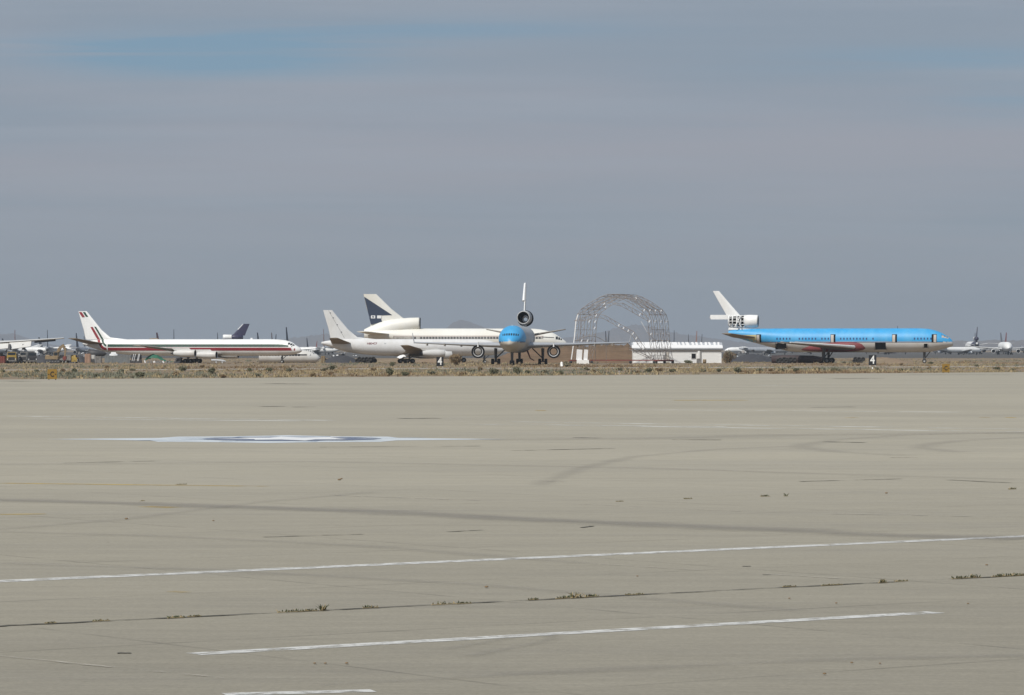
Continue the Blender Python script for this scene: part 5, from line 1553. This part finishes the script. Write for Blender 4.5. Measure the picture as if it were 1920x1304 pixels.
def shrub_mesh(nm, w, h, n, mats, leaf=.13, seed=0):
    r_ = np.random.default_rng(seed); b = MB()
    lobes = [(r_.uniform(-.3, .3) * w, r_.uniform(-.3, .3) * w, r_.uniform(.35, .75) * h, r_.uniform(.28, .45)) for _ in range(7)]
    for i in range(n):
        lx, ly, lz, lr = lobes[r_.integers(7)]
        d_ = r_.normal(size=3); d_ /= np.linalg.norm(d_); q = r_.uniform(.3, 1) ** .5
        p_ = Vector((lx + d_[0] * lr * w * q, ly + d_[1] * lr * w * q, max(.03, lz + d_[2] * lr * h * q)))
        u = Vector(r_.normal(size=3)).normalized() * leaf; v = Vector(r_.normal(size=3)).normalized() * leaf * .55
        b.add([p_ - u, p_ + v, p_ + u, p_ - v], [(0, 1, 2, 3)], 0 if r_.random() < .75 else 1)
    return b


def stems_mesh(w, h, seed):
    r_ = np.random.default_rng(seed + 50); b = MB()
    for i in range(7):
        a = r_.uniform(0, 6.28); q = r_.uniform(.1, .35) * w
        b.tube((0, 0, 0), (math.cos(a) * q, math.sin(a) * q, h * r_.uniform(.5, .85)), .03, .012, 5)
    return b


def shrub(px, py, w, h, mats, label, group, seed, n=420, leaf=.12, nm='desert_shrub'):
    t = thing(nm, label, 'shrub', G(px, py), random.uniform(0, 6), group)
    key = (round(w, 1), round(h, 1), seed % 4, mats[0].name)
    if key not in SHR:
        f_ = shrub_mesh('foliage', w, h, n, mats, leaf, seed).build('foliage', mats, t); s_ = stems_mesh(w, h, seed).build('stems', M_drybr, t); SHR[key] = (f_.data, s_.data)
    else:
        for q, nme in zip(SHR[key], ('foliage', 'stems')):
            o = bpy.data.objects.new(nme, q); col.objects.link(o); o.parent = t
    return t


SHR = {}
ONES = 'first second third fourth fifth sixth seventh eighth ninth tenth eleventh twelfth thirteenth fourteenth fifteenth sixteenth seventeenth eighteenth nineteenth twentieth'.split()
ORD = ONES + ['twenty-' + q for q in ONES[:9]]
ZONES = ((130, 'the excavator'), (270, 'the striped tail'), (440, 'the striped wing and engines'), (610, 'the striped nose'), (770, 'the plain white tail'), (920, 'the plain white wing'), (1045, 'the nose-on trijet'),
         (1190, 'the hangar skeleton'), (1360, 'the white shed'), (1500, 'the tail of the blue airliner'), (1690, 'the wing of the blue airliner'), (9999, 'the nose of the blue airliner'))
ZC = {}
OL, SG, BR = [M_olive, M_sage], [M_sage, M_straw], [M_drybr, M_straw]
SPOTS = [(4, 699), (69, 698), (117, 698), (138, 700), (128, 703), (182, 708), (228, 699), (248, 696), (263, 708), (295, 708), (340, 698), (398, 703), (331, 706), (504, 697), (542, 698), (588, 706), (609, 697),
         (419, 709), (469, 697), (623, 695), (620, 703), (733, 704.5), (736, 688), (809, 703.5), (867, 704.5), (927, 703.5), (972, 702), (989, 700.5), (886, 698), (900, 695), (1021, 701.5), (1050, 703), (1112, 700.5),
         (1161, 697), (1196, 700.5), (1101, 695), (1260, 698), (1318, 698), (1348, 698), (1384, 699.5), (1412, 699.5), (1423, 699), (1445, 697), (1465, 698), (1492, 698), (1531, 696), (1564, 697), (1573, 698), (1644, 695),
         (1743, 693), (1870, 694), (1899, 696), (1690, 697), (1215, 699), (1235, 698), (700, 697), (760, 705), (480, 706), (380, 690), (200, 691), (1480, 690), (1830, 688), (1745, 684), (1610, 686), (1690, 685)]
BIG = ((138, 700), (340, 698), (398, 703), (623, 695), (736, 688), (972, 702), (1384, 699.5), (733, 704.5), (927, 703.5))
SPOTS.sort()
for i, (px, py) in enumerate(SPOTS):
    ms, nm_ = ((OL, 'olive green'), (SG, 'grey green'), (BR, 'dry brown'))[(i * 7 + i // 3) % 3 if (px, py) not in BIG else 0]
    big = (px, py) in BIG
    w = (1.0 if big else .8) * random.choice((.8, 1.0, 1.2)); h = w * (.8 if big else .6)
    zn = next(z for lim, z in ZONES if px < lim); ZC[(zn, nm_)] = ZC.get((zn, nm_), -1) + 1
    lab = ORD[ZC[(zn, nm_)]] + ' ' + nm_ + ' shrub from the left below ' + zn
    shrub(px, min(py, edge_y(px) - .3), w, h, ms, lab, nm_ + ' shrubs in the grass strip', i)
shrub(855, 687, 2.5, 2.3, BR, 'large round dry bush right beside the black sign in front of the plain white jet', None, 101, 1500, .15, 'large_bush')
shrub(1369, 683.2, 3.0, 2.9, [M_drybr, M_sage], 'tall dry bush at the end of the white shed', None, 102, 1800, .16, 'large_bush')
shrub(1064, 689, 1.3, 1.1, SG, 'grey green bush at the foot of the hangar skeleton', None, 103, 500, .12, 'large_bush')
shrub(1290, 681.5, 2.2, .8, OL, 'dark low bush below the shed window', None, 104, 700, .12, 'large_bush')


# weeds on the apron
def weed(px, py, w, h, n, label, group, seed):
    r_ = np.random.default_rng(seed); b = MB(); w *= .75; h *= .5
    b.box((0, 0, .002), (w * 1.1, .03, .008), 1)
    for i in range(n):
        x = max(-w * .5, min(w * .5, r_.normal() * w * .3)); y = r_.uniform(-.014, .014); a = r_.uniform(0, 6.28); hh = h * r_.uniform(.3, 1)
        tx, ty = x + r_.normal() * hh * .6, y + r_.normal() * hh * .5; c_, s_ = math.cos(a) * .008, math.sin(a) * .008
        m_ = ((x + tx) / 2 + r_.normal() * .01, (y + ty) / 2, hh * .62)
        b.add([(x - c_, y - s_, 0), (x + c_, y + s_, 0), (m_[0] + c_, m_[1] + s_, m_[2]), (m_[0] - c_, m_[1] - s_, m_[2]), (tx, ty, hh)], [(0, 1, 2, 3), (3, 2, 4)], 0 if r_.random() < .7 else 1)
    g0 = G(px, py)
    return tag(b.build('weed_tuft', [M_weed, M_straw], None, (g0.x, g0.y, .03), math.atan2(10.5, 14.3)), label, 'weed', group)


for i, (px, py, w, h, lb) in enumerate(((1435, 933.5, .35, .10, 'dark weed tuft out on the open apron beside a thin upright one'), (1473, 933, .14, .20, 'thin upright weed sprig on the open apron'), (1290, 938, .3, .06, 'flat weed tuft on the open apron nearer the middle'),
                                        (1162, 943, .25, .05, 'tiny weed on the open apron, farthest from the blue airliner'), (1898, 920, .32, .12, 'green weed on the apron close to the picture edge'), (340, 911, .4, .06, 'flat weed beside the old yellow line'), (267, 942, .15, .06, 'tiny weed just above the long tyre mark'))):
    weed(px, py, w, h, 40 if w > .2 else 9, lb, None, 200 + i)
JW = ((330, 1163, .3, .07), (95, 1173, .2, .05), (190, 1169, .3, .06), (365, 1160.5, .25, .05), (545, 1152, .5, .10), (580, 1150, .3, .07), (606, 1149, .12, .20), (695, 1144, .3, .09), (835, 1137.5, .55, .11), (870, 1136, .3, .06), (1000, 1129, .2, .07), (1085, 1125, .35, .20),
                                    (1060, 1126, .4, .09), (1110, 1123, .3, .09), (1480, 1104, .3, .05), (1655, 1096.5, .2, .13), (1690, 1094, .3, .06), (1800, 1088.5, .4, .10), (1825, 1087, .4, .13), (1870, 1085, .3, .10), (1890, 1084, .5, .11), (1910, 1083, .4, .1), (1560, 1101, .5, .05), (1190, 1119, .4, .05))
for i, (px, py, w, h) in enumerate(JW):
    weed(px, py, w, h, 34, 'weed tuft sprouting from the long slab joint, ' + ORD[sorted(q[0] for q in JW).index(px)] + ' from the left', 'weeds in the slab joint', 300 + i)
# small stones and clods lying on the concrete
CL = sorted((q[0], q[1], q[2] * .5) for q in ((1546, 1270, .035), (1480, 1127, .03), (1568, 1136, .03), (1815, 1137, .03), (1597, 1249, .03), (1650, 1250, .025), (590, 1250, .03), (610, 1250, .03), (650, 1250, .035), (237, 977, .06), (1662, 928, .06), (636, 903, .08), (640, 901, .06), (912, 1106, .05), (1850, 1064, .04), (1195, 1085, .03), (400, 980, .04)))
for i, (px, py, r0) in enumerate(CL):
    b = MB(); b.lathe([(-r0 * .4, .001), (-r0 * .3, r0 * .8), (0, r0 * 1.3), (r0 * .5, r0 * .8), (r0 * .7, .001)], 7, (0, 0, r0 * .4), 'Z')
    tag(b.build('clod', M_drybr, None, G(px, py) + Vector((0, 0, .03))), 'small dark clod of dirt on the open concrete, ' + ORD[i] + ' from the left', 'clod', 'clods on the apron')
